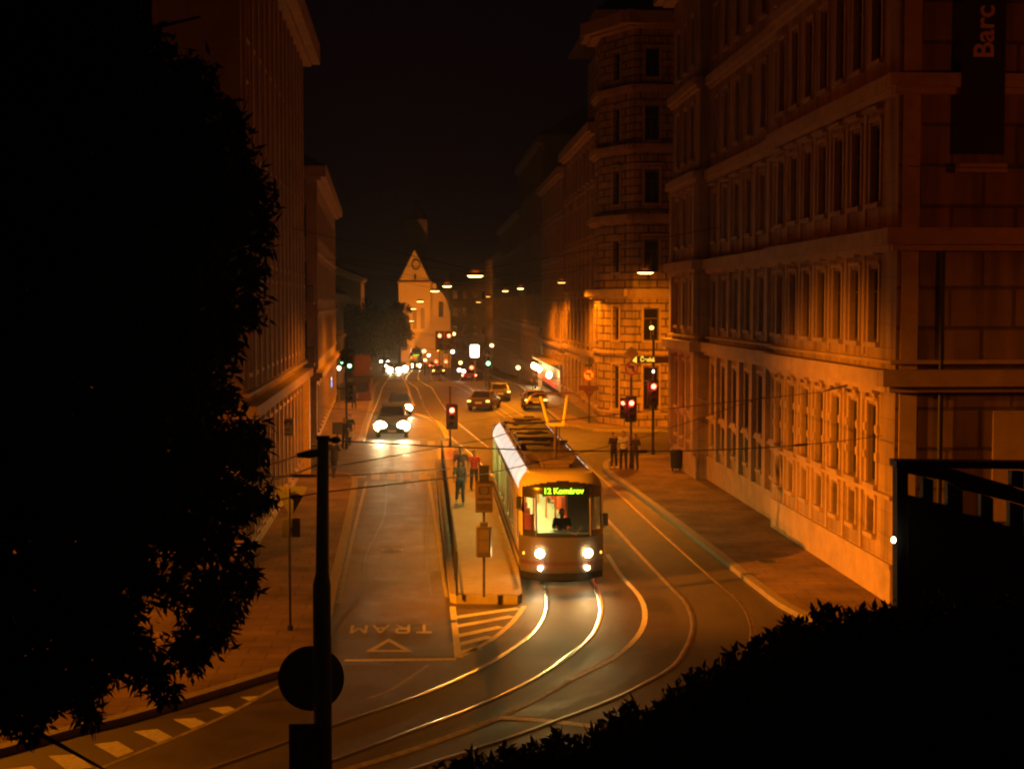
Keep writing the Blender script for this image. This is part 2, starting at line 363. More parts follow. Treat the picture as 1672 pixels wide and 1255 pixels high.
patchm = M('asphalt_patch', (.035, .03, .024), .5, ns=4, na=.3, bump=.5, bs=60)
b = MB()
for (xa, ya, wx, wy) in ((-1.6, 44, .9, 3.2), (-.4, 53, 1.4, 1.1), (-2.0, 62, 1.0, 4), (5.7, 37.5, .7, 1.8), (8.2, 49, .5, 5), (-1.0, 33, 1.8, .8), (2.2, 93, 1.5, 3), (4.8, 90, 1, 4), (-3, 100, .8, 5)):
    b.sheet([(xa, ya, .0033), (xa+wx, ya+.05*wy, .0033), (xa+wx-.04, ya+wy, .0033), (xa+.03, ya+wy, .0033)])
struct('road_patches', b, patchm)
b = MB()
for pts in ([(-2.3, 36), (-1.9, 41), (-2.0, 47), (-1.7, 55), (-1.9, 66)], [(-2.2, 50), (-1.0, 50.3), (.1, 50.1)], [(-2, 39.5), (-.8, 39.8), (.3, 39.4)], [(.05, 40), (-.1, 48), (0.0, 60), (-.2, 72)], [(5.6, 46), (5.7, 55), (5.9, 66)], [(8.4, 40), (8.3, 47), (8.3, 56)], [(-6, 28), (-2, 30), (2, 31), (6, 34)]):
    ribbon(b, smooth_path(v3(pts), .5), 0, .045, .0037)
b.v = [(x+random.uniform(-.02, .02), y+random.uniform(-.02, .02), z) for x, y, z in b.v]; struct('tar_seams', b, M('tar', (.012, .011, .01), .35))
for k, (x, y, lab) in enumerate(((-1.2, 47.5, 'round manhole cover in the middle of the left lane'), (5.9, 50.5, 'round manhole cover beside the right tram track'), (-.9, 75, 'round manhole cover before the crossing'), (10.3, 44, 'round manhole cover in the right pavement'))):
    z = .135 if k == 3 else .0; t_ = thing('manhole_cover', lab, 'manhole cover', (x, y, z)); mm = M('cast_iron', (.04, .035, .03), .4, .6)
    MB().tube([(x, y, z-.01), (x, y, z+.009)], .33, 24).build('cover', mm, t_); ringm_ = MB(); n_ = 24
    ringm_.add([(x+r*math.cos(2*math.pi*i/n_), y+r*math.sin(2*math.pi*i/n_), z+.011) for i in range(n_) for r in (.30, .36)], [(2*i, 2*i+1, (2*i+3) % (2*n_), (2*i+2) % (2*n_)) for i in range(n_)]); ringm_.build('rim', kerbm, t_)
# tram stop island with its kerb, yellow nose at the far end
isl = [G(735, 985), G(852, 986), G(853, 975)]
ip = [(isl[0].x+.15, isl[0].y-.02), (isl[1].x-.1, isl[1].y), (isl[1].x+.02, isl[1].y+.25), (2.74, 46), (2.72, 60), (2.35, 70), (1.7, 76), (1.2, 79.5), (.95, 80.5), (.6, 80.5), (.42, 79), (.36, 74), (.36, 66), (.42, 52), (.52, 42), (isl[0].x, isl[0].y+.2)]
struct('tram_platform', MB().prism(ip, -.1, .24), plat_m, bevel=.02)
ipn = v3(ip+[ip[0]])
b = MB(); ribbon(b, offset(ipn, .12), 0, .24, .0); b.v = [(x, y, .246) for x, y, z in b.v]; struct('platform_edge', b, kerbm)
struct('road_marking', MB().sheet([(x, y, .252) for x, y in ((.45, 73), (1.15, 73), (1.25, 76), (1.35, 78), (1.1, 80.1), (.7, 80.2), (.5, 78.5), (.45, 76))]), paint_y)

# ------------------------------------------------------------------ buildings
WCACHE = {}
def window(parent, w_, h_, pos, ang, kind='plain'):
    key = (round(w_, 2), round(h_, 2), kind)
    if key not in WCACHE:
        f = MB(); t = .07
        f.box((0, 0, t/2), (w_, .07, t)).box((0, 0, h_-t/2), (w_, .07, t)).box((-w_/2+t/2, 0, h_/2), (t, .068, h_-2*t)).box((w_/2-t/2, 0, h_/2), (t, .068, h_-2*t))
        if w_ > .5: f.box((0, -.004, h_*.33), (.055, .06, h_*.66-2*t)).box((0, -.002, h_*.68), (w_-2*t, .062, .06))
        fo = f.build('window', framem); p = MB().box((0, .03, h_/2), (w_-.02, .01, h_-.02)).build('pane', panem)
        WCACHE[key] = (fo.data, p.data); bpy.data.objects.remove(fo); bpy.data.objects.remove(p)
    fd, pd = WCACHE[key]
    o = bpy.data.objects.new('window', fd); C.objects.link(o); o.location = pos; o.rotation_euler = (0, 0, ang); par(o, parent)
    p = bpy.data.objects.new('pane', pd); C.objects.link(p); p.parent = o
    return o
def wall(parent, p0, p1, z0, z1, ops, mat, depth=.32, ends=(0, 0), name='wall'):
    p0, p1 = Vector((*p0, 0)), Vector((*p1, 0)); L = (p1-p0).length; d = (p1-p0)/L; n = Vector((d.y, -d.x, 0))
    us = sorted({0, L, *[o[0] for o in ops], *[o[1] for o in ops]}); zs = sorted({z0, z1, *[o[2] for o in ops], *[o[3] for o in ops]})
    b = MB(); ix = {}
    def V(u, z, wv=0):
        k = (round(u, 4), round(z, 4), wv)
        if k not in ix: ix[k] = len(b.v); b.v.append(tuple(p0+d*u+n*wv+Vector((0, 0, z))))
        return ix[k]
    for i in range(len(us)-1):
        for j in range(len(zs)-1):
            um, zm = (us[i]+us[i+1])/2, (zs[j]+zs[j+1])/2
            if any(o[0] < um < o[1] and o[2] < zm < o[3] for o in ops): continue
            b.f.append((V(us[i], zs[j]), V(us[i+1], zs[j]), V(us[i+1], zs[j+1]), V(us[i], zs[j+1])))
    for (a, c, e, g) in [o[:4] for o in ops]:
        q = [(a, e), (c, e), (c, g), (a, g)]
        for k in range(4):
            A, B_ = q[k], q[(k+1) % 4]; b.f.append((V(*A), V(*A, -depth), V(*B_, -depth), V(*B_)))
    for k, u in ((0, 0), (1, L)):
        if ends[k]: b.f.append((V(u, z0), V(u, z0, -depth-.3), V(u, z1, -depth-.3), V(u, z1)))
    b.flat = True
    o = b.build(name, mat, parent); return o, p0, d, n, L
def fbox(b, fr, u0, u1, z0, z1, w0, w1):
    p0, d, n = fr; A = []
    for z in (z0, z1):
        for (u, wv) in ((u0, w0), (u1, w0), (u1, w1), (u0, w1)): A.append(p0+d*u+n*wv+Vector((0, 0, z)))
    b.add(A, [(0, 3, 2, 1), (4, 5, 6, 7), (0, 1, 5, 4), (1, 2, 6, 5), (2, 3, 7, 6), (3, 0, 4, 7)])
def front(parent, p0, p1, ztop, cols, rows, mat, tm, bands, k=0, ends=(0, 0), z0=0, pil=None, hoods=(), depth=.32, winz=None):
    """cols = list of u centres; rows = (z0, z1, width[, skip set]); bands = (z, h, projection)"""
    ops = []
    for r in rows:
        for i, u in enumerate(cols):
            if len(r) > 3 and i in r[3]: continue
            ops.append((u-r[2]/2, u+r[2]/2, r[0], r[1]))
    o, P0, d, n, L = wall(parent, p0, p1, z0, ztop, ops, mat, depth, ends); fr = (P0, d, n)
    ang = math.atan2(d.y, d.x)
    for (a, c, e, g) in ops:
        pos = P0+d*((a+c)/2)-n*(depth-.1)+Vector((0, 0, e+.002)); window(parent, c-a-.004, g-e-.004, pos, ang)
    b = MB()
    for j, (z, h, pr) in enumerate(bands):
        zz = z+.003*k; e0 = pr if ends[0] == 0 else 0
        fbox(b, fr, -e0*.98, L+e0*.98, zz, zz+h, -.05, pr)
        if h > .25: fbox(b, fr, -e0*.5, L+e0*.5, zz-.16, zz-.002, -.05, pr*.55)
    for ri, r in enumerate(rows):
        for i, u in enumerate(cols):
            if len(r) > 3 and i in r[3]: continue
            fbox(b, fr, u-r[2]/2-.12, u+r[2]/2+.12, r[0]-.13, r[0]-.004, -.05, .14)
            for s_ in (-1, 1):
                x = u+s_*(r[2]/2+.07); fbox(b, fr, x-.065, x+.065, r[0], r[1]+.1, -.05, .055)
            fbox(b, fr, u-r[2]/2-.14, u+r[2]/2+.14, r[1]+.102, r[1]+.2, -.05, .09)
            if ri in hoods:
                fbox(b, fr, u-r[2]/2-.2, u+r[2]/2+.2, r[1]+.34, r[1]+.44, -.05, .24)
    for (u, wd, za, zb, pr) in (pil or []): fbox(b, fr, u-wd/2, u+wd/2, za, zb, -.05, pr)
    b.build('trim', tm, parent)
    return fr, L

# --- A: ornate palace on the right
A = thing('palace_building', 'large ornate orange-lit palace on the right with tall windows, deep cornices and a low plinth', 'building', (12.2, 37.5, 0))
rows = [(1.75, 2.65, .62), (3.1, 5.25, .82), (6.95, 8.95, .82), (10.7, 12.8, .82), (14.5, 16.9, .82), (18.7, 20.8, .82)]
bands = [(1.05, .12, .10), (2.86, .1, .12), (5.85, .42, .48), (6.42, .1, .2), (9.5, .42, .4), (13.5, .35, .35), (17.6, .35, .3), (22.6, .9, .9)]
cols = [.95+1.78*i for i in range(7)]
pil = [(c_+.89, .16, 1.2, 5.8, .07) for c_ in cols[:-1]]+[(c_+.89, .2, 6.6, 9.3, .06) for c_ in cols[:-1]]+[(c_+.89, .22, 10.1, 13.3, .06) for c_ in cols[:-1]]
frA, LA = front(A, (12.1, 51), (12.1, 37.5), 23, cols, rows, stoneA, trimA, bands, 0, (1, 0), pil=pil, hoods=(1, 2, 3), depth=.23)
b = MB(); fbox(b, frA, 0, LA, 0, 1.04, -.05, .07); b.build('plinth', trimA, A)
# round hoods over the ground-floor windows
b = MB()
for u in cols:
    p = frA[0]+frA[1]*u+Vector((0, 0, 5.38)); hb = MB(); pts = [p+frA[1]*(.46*math.cos(a))+Vector((0, 0, .34*math.sin(a)))+frA[2]*.1 for a in [math.pi*i/8 for i in range(9)]]
    hb.tube(pts, .06, 6).build('window_hood', trimA, A)
    for z in (3.75, 4.5): 
        for s_ in (-1, 1): fbox(b, frA, u+s_*.53-.1, u+s_*.53+.1, z, z+.22, 0, .1)
b.build('wall_blocks', trimA, A)['kind'] = 'stuff'
cols2 = [1.2+2.3*i for i in range(6)]
pil2 = [(c_+1.15, .5, 1.2, 5.8, .18) for c_ in cols2[:-1]]+[(c_+1.15, .4, 6.6, 9.3, .14) for c_ in cols2[:-1]]+[(c_+1.15, .4, 10.1, 13.3, .1) for c_ in cols2[:-1]]
frB, LB = front(A, (12.5, 65), (12.5, 51), 23, cols2, rows, stoneA, trimA, bands, 1, (0, 0), pil=pil2, hoods=(2, 3), depth=.23)
b = MB(); fbox(b, frB, 0, LB, 0, 1.04, -.05, .07); b.build('plinth', trimA, A)
cols3 = [1.6, 3.5, 5.4]
pil3 = [(.45, .7, 1.2, 5.8, .2), (6.55, .7, 1.2, 5.8, .2), (.45, .55, 6.6, 9.3, .2), (6.55, .55, 6.6, 9.3, .2), (6.55, .5, 10, 13.3, .2), (.45, .5, 10, 13.3, .2), (2.55, .4, 1.2, 5.8, .12), (4.45, .4, 1.2, 5.8, .12)]
frC, LC = front(A, (12.0, 72), (12.0, 65), 23, cols3, rows, stoneA, trimA, bands, 2, (0, 1), pil=pil3, hoods=(1, 2, 3), depth=.23)
b = MB(); fbox(b, frC, 0, LC, 0, 1.04, -.05, .09); b.build('plinth', trimA, A)
# north and south faces
front(A, (30, 72), (12.0, 72), 23, [2+2.6*i for i in range(6)], rows[1:], stoneA, trimA, bands[2:], 3, (0, 0))
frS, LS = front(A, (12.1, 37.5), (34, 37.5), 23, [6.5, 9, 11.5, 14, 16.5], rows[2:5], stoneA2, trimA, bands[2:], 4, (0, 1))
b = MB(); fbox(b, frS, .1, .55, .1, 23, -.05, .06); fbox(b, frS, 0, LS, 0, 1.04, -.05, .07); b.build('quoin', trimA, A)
b = MB(); fbox(b, frS, 2.6, 4.1, 2.3, 5.2, -.05, .05); b.build('blind_panel', trimA, A)
b = MB(); pts = [frS[0]+frS[1]*1.15+frS[2]*.14+Vector((0, 0, z)) for z in (0, 9.4)]; b.tube(pts, .07, 10); b.build('downpipe', black, A)
b = MB().prism([(12.95, 38.3), (33.5, 38.3), (33.5, 71.5), (12.75, 71.5), (12.75, 65), (12.95, 65)], -6, 22.9); b.build('core', stoneA, A)
b = MB().add([(11.2, 36.7, 23.5), (34, 36.7, 23.5), (34, 72.9, 23.5), (11.2, 72.9, 23.5), (18, 44, 27), (30, 44, 27), (30, 66, 27), (18, 66, 27)], [(3, 2, 1, 0), (0, 1, 5, 4), (1, 2, 6, 5), (2, 3, 7, 6), (3, 0, 4, 7), (4, 5, 6, 7)]); b.build('roof', roofm, A)
# arched doorway recess at the near end
b = MB(); pc = frA[0]+frA[1]*12.9+frA[2]*.02
arch = [(-.62, 0), (.62, 0), (.62, 1.6)]+[(.62*math.cos(a), 1.6+.62*math.sin(a)) for a in [math.pi*i/10 for i in range(1, 10)]]+[(-.62, 1.6)]
# vertical banner on the face towards the camera
bn = thing('banner', 'tall dark vertical banner with pale sideways letters on the palace corner', 'banner', (14.15, 37.2, 11.8))
b = MB().box((14.15, 37.15, 16.3), (1.14, .03, 9)); b.build('cloth', M('banner_cloth', (.012, .012, .02), .8), bn)
b = MB().box((14.15, 37.17, 11.45), (1.25, .3, .22)); b.build('bracket', trimA, bn)
text('lettering', 'Barc', .74, M('banner_letters', (.6, .36, .28), .7), (14.17, 37.12, D(1605, 52, 37.1).z), (0, 0, 1), (-1, 0, 0), bn, .01, .012)

# --- B: rusticated corner house across the side street
Bq = thing('corner_building', 'tall brown corner building of rusticated blocks behind the red traffic lights', 'building', (13, 94, 0))
rb = [(1.1, 3.9, 1.0), (5.6, 7.7, 1.0), (10, 12, .95), (14.4, 16.5, .95), (18.4, 20.6, .95), (22.4, 24.2, .9)]
bb = [(.8, .12, .1), (4.7, .18, .15), (8.45, .45, .7), (13.3, .4, .5), (17.8, .35, .4), (21.6, .3, .3), (25.6, .8, 1.0)]
front(Bq, (13.1, 94), (31, 94), 26, [1.2, 4.2, 7.4, 10.6], rb, stoneB, trimA, bb, 0, (0, 1), hoods=(2, 3))
front(Bq, (11.4, 97.5), (13.1, 94), 26, [1.95], [(1.1, 3.9, .8)]+[(a, c, .75) for a, c, _ in rb[1:]], stoneB, trimA, bb, 1, (0, 0), hoods=(2, 3))
front(Bq, (11.4, 101), (11.4, 97.5), 26, [1.75], rb, stoneB, trimA, bb, 2, (1, 0))
MB().prism([(13.5, 94.7), (31, 94.7), (31, 112), (12.1, 112), (12.1, 98)], -4, 25.9).build('core', stoneB, Bq)
MB().add([(10.5, 93, 26.4), (31, 93, 26.4), (31, 112, 26.4), (10.5, 112, 26.4), (16, 98, 31), (27, 98, 31), (27, 108, 31), (16, 108, 31)], [(3, 2, 1, 0), (0, 1, 5, 4), (1, 2, 6, 5), (2, 3, 7, 6), (3, 0, 4, 7), (4, 5, 6, 7)]).build('roof', roofm, Bq)

def rowhouse(label, y0, y1, x, h, n, mat, storeys, side=1, name='row_house', shop=False, zb=-8):
    t = thing(name, label, 'building', (x, (y0+y1)/2, 0))
    L = y1-y0; sp = L/n; rr = []
    for i in range(storeys):
        z = 1.0+i*(h-1.2)/storeys; rr.append((z+(.2 if i else 0), z+(h/storeys)*.62, 1.15))
    bd = [((h-1.2)/storeys+.45, .3, .3), (h-.7, .6, .6)]+[(1+(i*(h-1.2)/storeys)-.35, .14, .12) for i in range(2, storeys)]
    pl = [(sp*i, .35, 4.6, h-.8, .1) for i in range(1, n)]
    if side > 0: a, c = (x, y1), (x, y0)
    else: a, c = (x, y0), (x, y1)
    fr_, L_ = front(t, a, c, h, [sp*(i+.5) for i in range(n)], rr, mat, trimA if mat is not plasterE else plasterE, bd, 0, (1, 1), z0=zb, pil=pl, depth=.25)
    s_ = side
    MB().prism([(x+s_*.5, y0), (x+s_*14, y0), (x+s_*14, y1), (x+s_*.5, y1)], zb, h-.05).build('core', mat, t)
    MB().add([(x-s_*.6, y0, h), (x+s_*14, y0, h), (x+s_*14, y1, h), (x-s_*.6, y1, h), (x+s_*6.5, y0, h+4), (x+s_*6.5, y1, h+4)], [(0, 1, 4), (3, 5, 2), (0, 4, 5, 3), (1, 2, 5, 4), (0, 3, 2, 1)]).build('roof', roofm, t)
    return t, fr_, sp
rowhouse('brown row house between the rusticated corner building and the lit shopfront', 101.2, 124, 11.5, 20.5, 8, plasterB, 5)
shopb, frs, _ = rowhouse('brown row house with the brightly lit shopfront at street level', 124.2, 149, 11.45, 19.6, 9, plasterB, 5)
rowhouse('tall dark row house just beyond the lit shopfront', 149.2, 188, 11.6, 25, 12, plasterE, 5)
rowhouse('far row house left of the tall dark one on the right side', 188.2, 245, 11.9, 20, 16, plasterE, 4)
rowhouse('farthest row house along the right side of the street', 245.2, 325, 12.4, 17, 20, plasterE, 4)
# shopfront fittings
shop = thing('shopfront', 'lit shopfront with a canopy of small lamps and a red band', 'shopfront', (11, 137, 0))
cream = E('shop_glow', (1, .5, .14), .28, True)
MB().box((11.30, 136.5, 1.3), (.1, 21, 1.9)).build('shop_window', cream, shop)
MB().box((10.9, 136.5, 2.75), (1.1, 22, .16)).build('canopy', M('canopy_metal', (.4, .3, .2), .5), shop)
MB().box((10.95, 136.5, .85), (.2, 21, .35)).build('sign_band', E('red_band', (1, .12, .04), .6), shop)
for i in range(9):
    MB().ell((10.45, 126.5+i*2.5, 2.6), (.12, .3, .07), 8, 6).build('lamp', lampdim, shop)
for y in (128, 139, 143.5, 147): MB().ell((10.5, y, 1.75), (.24, .24, .3), 8, 6).build('globe_lamp', hglow_w, shop)
for y in (138.5, 141): MB().box((10.6, y, 1.3), (.12, .12, 2.6)).build('post', whitem, shop)
light('shop_light', 'POINT', (10.1, 137, 1.9), 60, (1, .7, .3), shop, .3)

# --- C: ribbed building at the left, near corner just behind the tree
Cb = thing('ribbed_building', 'tall ochre building with close vertical ribs on the left behind the tree', 'building', (-5.5, 44, 0))
rc = [(.9, 3.9, .8), (5.9, 8.0, .75), (9.3, 11.3, .75), (12.6, 14.5, .75), (15.9, 17.7, .75)]
bc = [(.5, .1, .08), (4.6, .35, .45), (5.2, .12, .2), (8.7, .12, .12), (19.2, .9, .85)]
nC = 14; spC = 25.5/nC
pilC = [(spC*i, .3, .6, 4.5, .12) for i in range(1, nC)]+[(spC*i, .26, 5.4, 19, .2) for i in range(1, nC)]+[(spC*(i+.5)-.5, .1, 5.4, 19, .12) for i in range(nC)]+[(spC*(i+.5)+.5, .1, 5.4, 19, .12) for i in range(nC)]
frc, Lc = front(Cb, (-5.5, 44), (-5.9, 69.5), 20, [spC*(i+.5) for i in range(nC)], rc, plasterC, trimA, bc, 0, (0, 0), pil=pilC, depth=.3)
front(Cb, (-26, 44), (-5.5, 44), 20, [2+2.6*i for i in range(7)], rc, plasterC, trimA, bc, 1, (1, 0), pil=[(20.2, .5, .6, 4.4, .1)])
front(Cb, (-5.9, 69.5), (-26, 69.5), 20, [2+2.6*i for i in range(7)], rc[1:], plasterC, trimA, bc, 2, (0, 0))
MB().prism([(-6.2, 44.6), (-26, 44.6), (-26, 69), (-6.5, 69)], -4, 19.9).build('core', plasterC, Cb)
MB().add([(-4.8, 43, 20.1), (-26, 43, 20.1), (-26, 70.3, 20.1), (-5.2, 70.3, 20.1), (-11, 50, 25), (-20, 50, 25), (-20, 64, 25), (-11, 64, 25)], [(0, 1, 2, 3), (0, 4, 5, 1), (1, 5, 6, 2), (2, 6, 7, 3), (3, 7, 4, 0), (4, 7, 6, 5)]).build('roof', roofm, Cb)
b = MB(); fbox(b, frc, Lc-1.5, Lc-.9, .1, 4.55, -.05, .38); b.build('pilaster', paint_y, Cb)['label'] = 'pilaster coloured yellow to look brightly lit'  # yellow colour stands in for strong light falling on this pilaster
# --- D: next house on the left
Db = thing('corner_house', 'paler lower house with balconies beyond the ribbed building on the left', 'building', (-6.3, 83, 0))
rd = [(.8, 3.2, 1.1), (4.9, 7, 1.0), (8.3, 10.3, 1.0), (11.7, 13.6, 1.0)]
bd = [(3.8, .3, .35), (7.4, .14, .14), (10.8, .14, .14), (15, .6, .6)]
front(Db, (-6.3, 83), (-7.6, 121), 15.5, [1.6+2.9*i for i in range(13)], rd, plasterD, trimA, bd, 0, (0, 1), pil=[(.3, .5, 4.3, 14.8, .1)])
front(Db, (-22, 83), (-6.3, 83), 15.5, [1.4, 4.4, 7.4, 10.4, 14.7], rd, plasterD, trimA, bd, 1, (1, 0), pil=[(15.4, .4, 4.3, 14.8, .1)])
MB().prism([(-7, 83.7), (-22, 83.7), (-22, 121), (-8.3, 121)], -4, 15.4).build('core', plasterD, Db)
MB().add([(-5.6, 82.4, 15.6), (-22, 82.4, 15.6), (-22, 121.5, 15.6), (-7, 121.5, 15.6), (-12, 88, 19), (-18, 88, 19), (-18, 116, 19), (-13, 116, 19)], [(0, 1, 2, 3), (0, 4, 5, 1), (1, 5, 6, 2), (2, 6, 7, 3), (3, 7, 4, 0), (4, 7, 6, 5)]).build('roof', roofm, Db)
for z in (4.6, 8.0):
    b = MB().box((-7.2, 82.5, z), (1.7, 1.0, .15)).build('balcony', trimA, Db)
    r_ = MB(); r_.box((-7.2, 82.05, z+.95), (1.7, .05, .06))
    for i in range(12): r_.box((-8+.145*i, 82.05, z+.5), (.03, .03, .85))
    r_.build('balcony_rail', black, b)
rowhouse('low dark house beyond the balcony house on the left', 128, 165, -9.5, 9, 8, plasterE, 2, side=-1, name='low_house')
rowhouse('long dark house far off at the left edge of the street', 180, 300, -13, 13, 18, plasterE, 3, side=-1)

# --- church closing the street
Ch = thing('church', 'floodlit pale church with a steep gable at the far end of the street', 'church', (-3, 290, gz(290)))
zb = gz(290); x0, x1 = D(651, 500, 290).x, D(703, 500, 290).x; za = D(677, 408, 290).z; ze = D(677, 461, 290).z
xm = (x0+x1)/2
MB().add([(x0, 290, zb-1), (x1, 290, zb-1), (x1, 290, ze), (xm, 290, za), (x0, 290, ze), (x0, 312, zb-1), (x1, 312, zb-1), (x1, 312, ze), (xm, 312, za), (x0, 312, ze)],
         [(0, 1, 2, 3, 4), (9, 8, 7, 6, 5), (0, 4, 9, 5), (1, 6, 7, 2)]).build('wall', churchm, Ch)
b = MB()
for s_, xe in ((-1, x0), (1, x1)): b.add([(xm, 289.7, za+.25), (xe+s_*.35, 289.7, ze-.1), (xe+s_*.35, 312.3, ze-.1), (xm, 312.3, za+.25), (xm, 289.7, za+.02), (xe+s_*.3, 289.7, ze-.35), (xe+s_*.3, 312.3, ze-.35), (xm, 312.3, za+.02)], [(0, 1, 2, 3), (4, 7, 6, 5), (0, 4, 5, 1), (3, 2, 6, 7), (1, 5, 6, 2)])
b.build('roof', roofm, Ch)
MB().box((xm, 289.85, ze), (x1-x0+.5, .5, .3)).build('cornice', trimA, Ch)
b = MB(); c0 = D(679, 432, 289.9)
b.tube([c0+Vector((.75*math.cos(a), 0, .95*math.sin(a))) for a in [2*math.pi*i/16 for i in range(17)]], .14, 6, caps=False); b.build('rose_window', M('dark_stone', (.12, .08, .05), .8), Ch)
MB().box(D(678, 452, 289.95), (.35, .2, 1.0)).build('window', panem, Ch)
for px_ in (664, 677, 690): MB().box(D(px_, 520, 289.95), (.8, .2, 4)).build('window', M('leaded_glass', (.2, .15, .08), .4), Ch)
# side chapel stepping down on the right
prof = [(703, 462), (712, 462), (713, 470), (722, 478), (729, 490), (735, 510), (736, 540)]
pts = [D(a, c, 292) for a, c in prof]
n = len(pts); b = MB(); vs = [(p.x, 292, p.z) for p in pts]+[(pts[-1].x, 292, zb-1), (pts[0].x, 292, zb-1)]; m_ = len(vs)
b.add(vs+[(x, 306, z) for x, y, z in vs], [tuple(range(m_))]+[tuple(range(2*m_-1, m_-1, -1))]+[(i, m_+i, m_+(i+1) % m_, (i+1) % m_) for i in range(m_)]); b.build('chapel', churchm, Ch)
for px_, py_ in ((720, 505), (718, 560), (728, 565)): MB().box(D(px_, py_, 291.95), (.9, .2, 3.0)).build('window', panem, Ch)
tx = D(679, 400, 300)
MB().box((tx.x, 303, 14), (4.6, 5, 22)).build('tower', plasterE, Ch)
MB().tube([(tx.x, 303, 25), (tx.x, 303, 26.5), (tx.x, 303, 29)], [2.6, 1.8, .2], 8).build('spire', roofm, Ch)
for x_ in (-4, 1.5): light('floodlight', 'SPOT', (x_, 272, -2), 14000, (1, .27, .015), Ch, .3, 90, .6, (0, 18, 7))
front(thing('cross_street_house', 'dim house closing the view to the right of the church', 'building', (9, 340, 0)), (4.6, 336), (18, 336), 15.5, [1.5+2.2*i for i in range(5)], [(-3, -1, 1.1), (1, 3, 1.1), (5, 7, 1.1), (9, 11, 1.1)], plasterE, plasterE, [(14.8, .5, .4)], 0, (1, 1), z0=-8)

# ------------------------------------------------------------------ street lamps hung over the road
def lamp(px, py, y, label, W=900, wire=None, big=1.0, dim=False, spot=165, col=SOD, blend=.5, loc=None):
    p = loc if loc else D(px, py, y); t = thing('street_lamp', label, 'street lamp', (p.x, p.y, p.z), 0, 'street lamps hung over the street')
    s = .5*big
    MB().add([(p.x+a*s*k, p.y+c*s*.55*k, p.z+zz) for k, zz in ((1, 0), (.92, .1), (.45, .2)) for a, c in ((-1, -1), (1, -1), (1, 1), (-1, 1))],
             [(0, 1, 5, 4), (1, 2, 6, 5), (2, 3, 7, 6), (3, 0, 4, 7), (4, 5, 9, 8), (5, 6, 10, 9), (6, 7, 11, 10), (7, 4, 8, 11), (8, 9, 10, 11)]).build('housing', poleM, t, bevel=.02)
    MB().add([(p.x+a*s*.9*k, p.y+c*s*.5*k, p.z-zz) for k, zz in ((1, .0), (.7, .07)) for a, c in ((-1, -1), (1, -1), (1, 1), (-1, 1))],
             [(0, 1, 5, 4), (1, 2, 6, 5), (2, 3, 7, 6), (3, 0, 4, 7), (4, 5, 6, 7)]).build('diffuser', lampdim if dim else lampglow, t)
    if wire:
        a, c = Vector(wire[0]), Vector(wire[1]); m_ = Vector((p.x, p.y, p.z+.22))
        MB().tube([a, m_, c], .013, 5).build('span_wire', black, t)
    if W > 2000: light('upper_wall_fill', 'POINT', (p.x, p.y, p.z+.35), min(W, 7000)*.003, FILL_RED, t, .18)  # added fill light above the housing, lifts the dim upper walls
    if W: light('lamp_light', 'SPOT', (p.x, p.y, p.z-.22), W, col, t, .18, spot, blend, (0, 0, -1))
    return t
KW = 1.0
L1 = lamp(1054, 445, 75.8, 'street lamp over the side street mouth before the rusticated building', 4500*KW, ((12.05, 71.7, 11.2), (11.5, 94, 11)), .9, spot=160)
light('lamp_beam', 'SPOT', L1.location+Vector((-.3, .5, -.2)), 23000, SOD, L1, .15, 58, .8, (.12, 1, -.46))
light('lamp_beam', 'SPOT', L1.location+Vector((-.5, -.3, -.25)), 900, SOD, L1, .15, 80, .9, (.02, -1, -.75))
lamp(776, 450, 62, 'large street lamp high over the road, directly above the rear of the tram', 4600*KW, ((-6, 62, 11.2), (12.3, 62, 11.2)), .75)
lamp(730, 467, 92, 'short street lamp right of the church gable', 7000*KW, ((-6.6, 92, 10.8), (13, 95, 10.8)), .66)
lamp(710, 475, 113, 'street lamp just right of the church gable, lower than its neighbour', 7000*KW, ((-7.2, 112, 10.5), (11.5, 114, 10.5)), .8)
lamp(917, 461, 99, 'faint street lamp in front of the brown row house', 4000*KW, ((-6.9, 99, 11), (11.4, 100, 11)), .6, dim=True)
lamp(850, 471, 122, 'street lamp right of the round bright one', 5200*KW, ((-7.5, 121, 10.5), (11.4, 123, 10.5)), .6)
lamp(825, 475, 132, 'round bright street lamp in front of the dark row house', 5200*KW, ((-8, 130, 10.4), (11.4, 133, 10.4)), .6)
lamp(686, 492, 165, 'street lamp hanging before the church wall, third from the top of the row', 3000, None, .9)
lamp(681, 517, 215, 'street lamp hanging low before the church wall', 2500, None, .9, loc=D(675, 504, 205))
lamp(681, 517, 215, 'lowest of the street lamps hanging before the church', 2500, None, .9, loc=D(672, 524, 250))
lamp(781, 493, 160, 'dim small street lamp in front of the far dark houses', 900, None, .6, dim=True)
lamp(797, 484, 175, 'dimmest street lamp, right of the other dim small one', 900, None, .6, dim=True)
# the near lamps that light the foreground: one behind the tree crown, on a wire to the ribbed building
LN = lamp(0, 0, 0, 'near street lamp hidden behind the crown of the big tree', 3600, ((-16, 36, 11), (-5.6, 44.1, 11)), 1.0, loc=Vector((-10.6, 33.2, 9.3)), spot=160, blend=.4)
light('lamp_beam', 'SPOT', (-10.5, 33.2, 9.15), 64000, SOD, LN, .15, 46, 1.0, (22.6, 9.8, -9.7))
light('upper_wall_fill', 'SPOT', (-10.4, 33.2, 9.75), 900, FILL_RED, LN, .2, 75, 1.0, (22, 9, 5.5))  # extra fill aimed at the upper palace front, added to brighten it
lamp(0, 0, 0, 'street lamp at the right beyond the black parapet', 380, ((12.3, 37.3, 11.5), (20, 12, 12)), 1.0, loc=Vector((17.5, 27, 10.2)), spot=178, blend=.2)
light('upper_wall_fill', 'POINT', (17.5, 27, 10.8), 300, FILL_RED, bpy.data.objects['street_lamp.013'], .2)  # out-of-view fill added to brighten the upper south face

